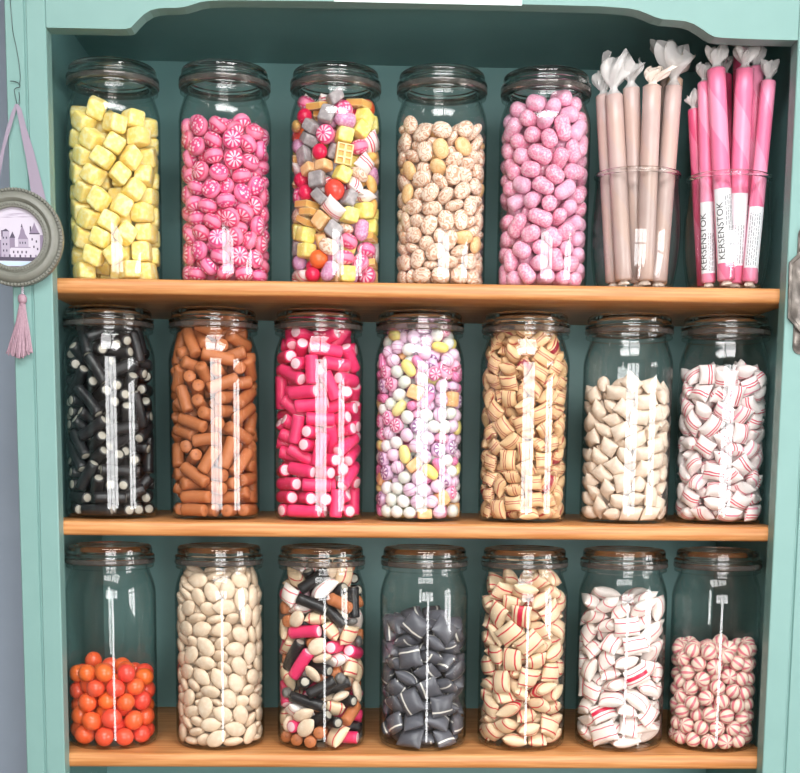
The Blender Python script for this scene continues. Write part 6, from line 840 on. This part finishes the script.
flat([(2, 232), (10, 232), (7.6, 230), (6.8, 229.5)], .15, 3); flat([(10, 238), (15.5, 238), (13, 232)], .1, 3); rc(29.6, 31, 227, 234, .15, 3); rc(2.4, 3.6, 231, 237, .2, 3)
for x in (3.5, 6.5): 
    for y in (237, 243, 249): rc(x, x+1.2, y, y+2, .2, 3)
for x in (13, 17, 21, 25): rc(x, x+1.3, 250, 252.4, .2, 3)
for x, y in ((31, 238), (35, 240), (32.5, 245), (36, 247)): rc(x, x+1.3, y, y+2.2, .24, 3)
for x in (19.5, 22, 24.5): rc(x, x+1, 241.5, 243.5, .2, 3)
for q in range(9): rc(-6+q*5, -4.4+q*5, 253.6, 256.2, .22, 2+q % 2)
rc(29, 39, 233.2, 234.4, .26, 3); rc(11, 30, 246.4, 247.2, .2, 2)
b.build('castle_picture', [PAPER, INK1, INK2, INK3, WATER], orn)
RIB = plain('pale_lilac_ribbon', (142, 132, 148), .35, 0)
def rel(x, y, Y): return at(x, y, Y)-oc
b = MB()
def ribbon(pts):
    V = []
    for (xl, yl, xr, yr, Y) in pts: V += [rel(xl, yl, Y), rel(xr, yr, Y), rel(xr, yr, Y+.0007), rel(xl, yl, Y+.0007)]
    n = len(pts); F = []
    for i in range(n-1):
        for s in range(4): F.append((4*i+s, 4*i+(s+1) % 4, 4*i+4+(s+1) % 4, 4*i+4+s))
    F += [(0, 1, 2, 3), (4*n-1, 4*n-2, 4*n-3, 4*n-4)]; b.add(V, F)
ribbon([(15, 104, 18, 104, -.031), (17, 112, 21.5, 109, -.032), (21, 133, 26.5, 128, -.0325), (26, 158, 34, 152, -.033), (31, 192, 42, 184, -.033), (33.5, 206, 47, 204, -.0315)])
ribbon([(15, 104, 17.5, 105, -.0305), (11.5, 112, 15.5, 112, -.031), (6, 130, 11, 128, -.0315), (0, 155, 5, 148, -.032), (-9, 190, -2, 188, -.032), (-13, 206, -4, 206, -.0315)])
b.build('ribbon', RIB, orn, 60)
TAS = NT('mauve_thread', .5); TAS.col(TAS.mix(TAS.noise(.6, 3, rand=False), (128, 98, 112), (180, 150, 162))); TAS = TAS.m
b = MB()
for q in range(12):
    p = rel(22.4+(.5 if q % 2 else -.5), 284+q*1.05, -.030); b.ball(p, .95*k, 6)
b.build('cord', plain('silver_cord', (190, 186, 196), .35), orn, 60)
b = MB(); hd = rel(22.4, 299, -.030)
V, F = ellipsoid(8.6*k, 8*k, 9.5*k, 2.4); b.add([(x+hd.x, y+hd.y, z+hd.z) for x, y, z in V], F)
rnd = random.Random(5)
b.tube([rel(22.4, 303, -.030), rel(22.4, 306, -.030)], 2.6*k, 10)
for q in range(150):
    a = rnd.uniform(0, 2*PI); rr = math.sqrt(rnd.random()); xe = 19+rr*13*math.cos(a)+(1.2*rnd.random()); ye = 357-abs(math.cos(a))*4+rnd.uniform(-3, 2.5); dy = .011*rr*math.sin(a)
    x0 = 22.4+rr*2.4*math.cos(a); pp = []
    for s in range(6):
        t = s/5; pp.append(rel(x0+(xe-x0)*t**1.25+.5*math.sin(t*7+q), 304+(ye-304)*t, -.030+dy*t*.55-.0015))
    b.tube(pp, .62*k, 4)
b.build('tassel', TAS, orn, 60)
WIRE = plain('dark_wire', (84, 96, 98), .4, 0, Metallic=.7)
b = MB(); wp = [(9.5, -8), (10.5, 4), (11.5, 18), (13, 32), (16, 46), (18.5, 60), (20, 72), (20.2, 80), (19, 84)]
def smoothpts(pl, Y, sub=5):
    out = []
    for i in range(len(pl)-1):
        p0, p1, p2, p3 = pl[max(i-1, 0)], pl[i], pl[i+1], pl[min(i+2, len(pl)-1)]
        for s in range(sub):
            t = s/sub; f = lambda a, b_, c, d: .5*((2*b_)+(-a+c)*t+(2*a-5*b_+4*c-d)*t*t+(-a+3*b_-3*c+d)*t**3)
            out.append(at(f(p0[0], p1[0], p2[0], p3[0]), f(p0[1], p1[1], p2[1], p3[1]), Y))
    out.append(at(*pl[-1], Y)); return out
b.tube(smoothpts(wp, -.0275), .00042, 6)
b.tube(smoothpts([(10, 81), (15, 81.5), (19.5, 84), (19.6, 87), (16, 88), (14.4, 90), (15, 95), (16.4, 101), (17.6, 106), (19, 104), (19.5, 98), (19, 92)], -.028), .0005, 6)
tag(b.build('hanging_wire', WIRE, None, 60), 'thin dark wire hook running down left upright and holding the medallion ribbon', 'wire')

# ------------------------------------------------------------------ metal lock plate, right upright
TIN = NT('aged_pewter', .34, .5, Metallic=.85)
nn = TIN.noise(.09, 4, rand=False); TIN.col(TIN.mix(TIN.sm(nn, .35, .65), (84, 80, 76), (118, 112, 106))).bump(TIN.noise(.07, 1, rand=False), 4.0, .45); TIN = TIN.m
c0 = at(815, 291, FY)
lock = thing('lock_plate', 'aged silvery metal latch plate on the right upright, cut by the photo edge', 'latch', (c0.x, FY, c0.z))
def plate(name, pl, t0, t1, rim, m):
    b = MB(); n = len(pl); s = .90
    ins = [(x*s, z*(1-(1-s)*.6)) for x, z in pl]
    V = [(x, -t0, z) for x, z in pl]+[(x, -t1, z) for x, z in pl]+[(x, -t1, z) for x, z in ins]+[(x*.97, -t1+rim, z*.98) for x, z in ins]
    F = [(i+n*l, (i+1) % n+n*l, (i+1) % n+n*(l+1), i+n*(l+1)) for l in range(3) for i in range(n)]+[tuple(range(n))[::-1], tuple(range(3*n, 4*n))]
    return b.add(V, F).build(name, m, lock, 30)
rr_ = []
for cx_, cz_, a0 in ((12, 54, 0), (-12, 54, 90), (-12, -54, 180), (12, -54, 270)):
    for q in range(5): a = math.radians(a0+22.5*q); rr_.append(((cx_+8*math.cos(a))*k, (cz_+8*math.sin(a))*k))
plate('back_plate', rr_, 0, .0022, .0004, TIN)
plate('octagonal_plate', [(x*k, z*k) for x, z in ((14, 47), (-14, 41), (-28, 27), (-27, -27), (-14, -40), (14, -47), (28, -30), (28, 30))], .0022, .0052, .0012, TIN)
bb = MB(); bb.lathe([(0.0001, .0085), (4*k, .0082), (6*k, .0066), (7*k, .004)], 24, 'y', (2*k, 0, 0), closed=False); bb.build('keyhole_boss', TIN, lock, 40)

# ------------------------------------------------------------------ paper sign on the top rail (only its foot is in the picture)
pa, pb = at(334, 3.4, FY), at(522, 4.2, FY)
sg = thing('paper_sign', 'white paper sign on the top rail, only its lower edge in view', 'sign', (pa.x, FY-.0002, pa.z+.002))
MB().box(0, pb.x-pa.x, -.0006, 0, -.0002, .07).build('backing_sheet', plain('pale_backing_sheet', (206, 226, 224), .3), sg)
MB().box((pb.x-pa.x)*.70, pb.x-pa.x-.004, -.0011, -.0006, .0022, .066).build('white_panel', LABELM, sg)

# ------------------------------------------------------------------ picture settings
vs = sc.view_settings; vs.view_transform = 'Standard'; vs.look = 'None'; vs.gamma = 1; vs.use_curve_mapping = False; vs.exposure = 0.03
sc.display_settings.display_device = 'sRGB'
cy = sc.cycles
cy.max_bounces = 14; cy.transparent_max_bounces = 40; cy.transmission_bounces = 14; cy.glossy_bounces = 6; cy.diffuse_bounces = 4
cy.caustics_refractive = True; cy.caustics_reflective = False; cy.blur_glossy = .5; cy.sample_clamp_indirect = 6
cy.use_denoising = True
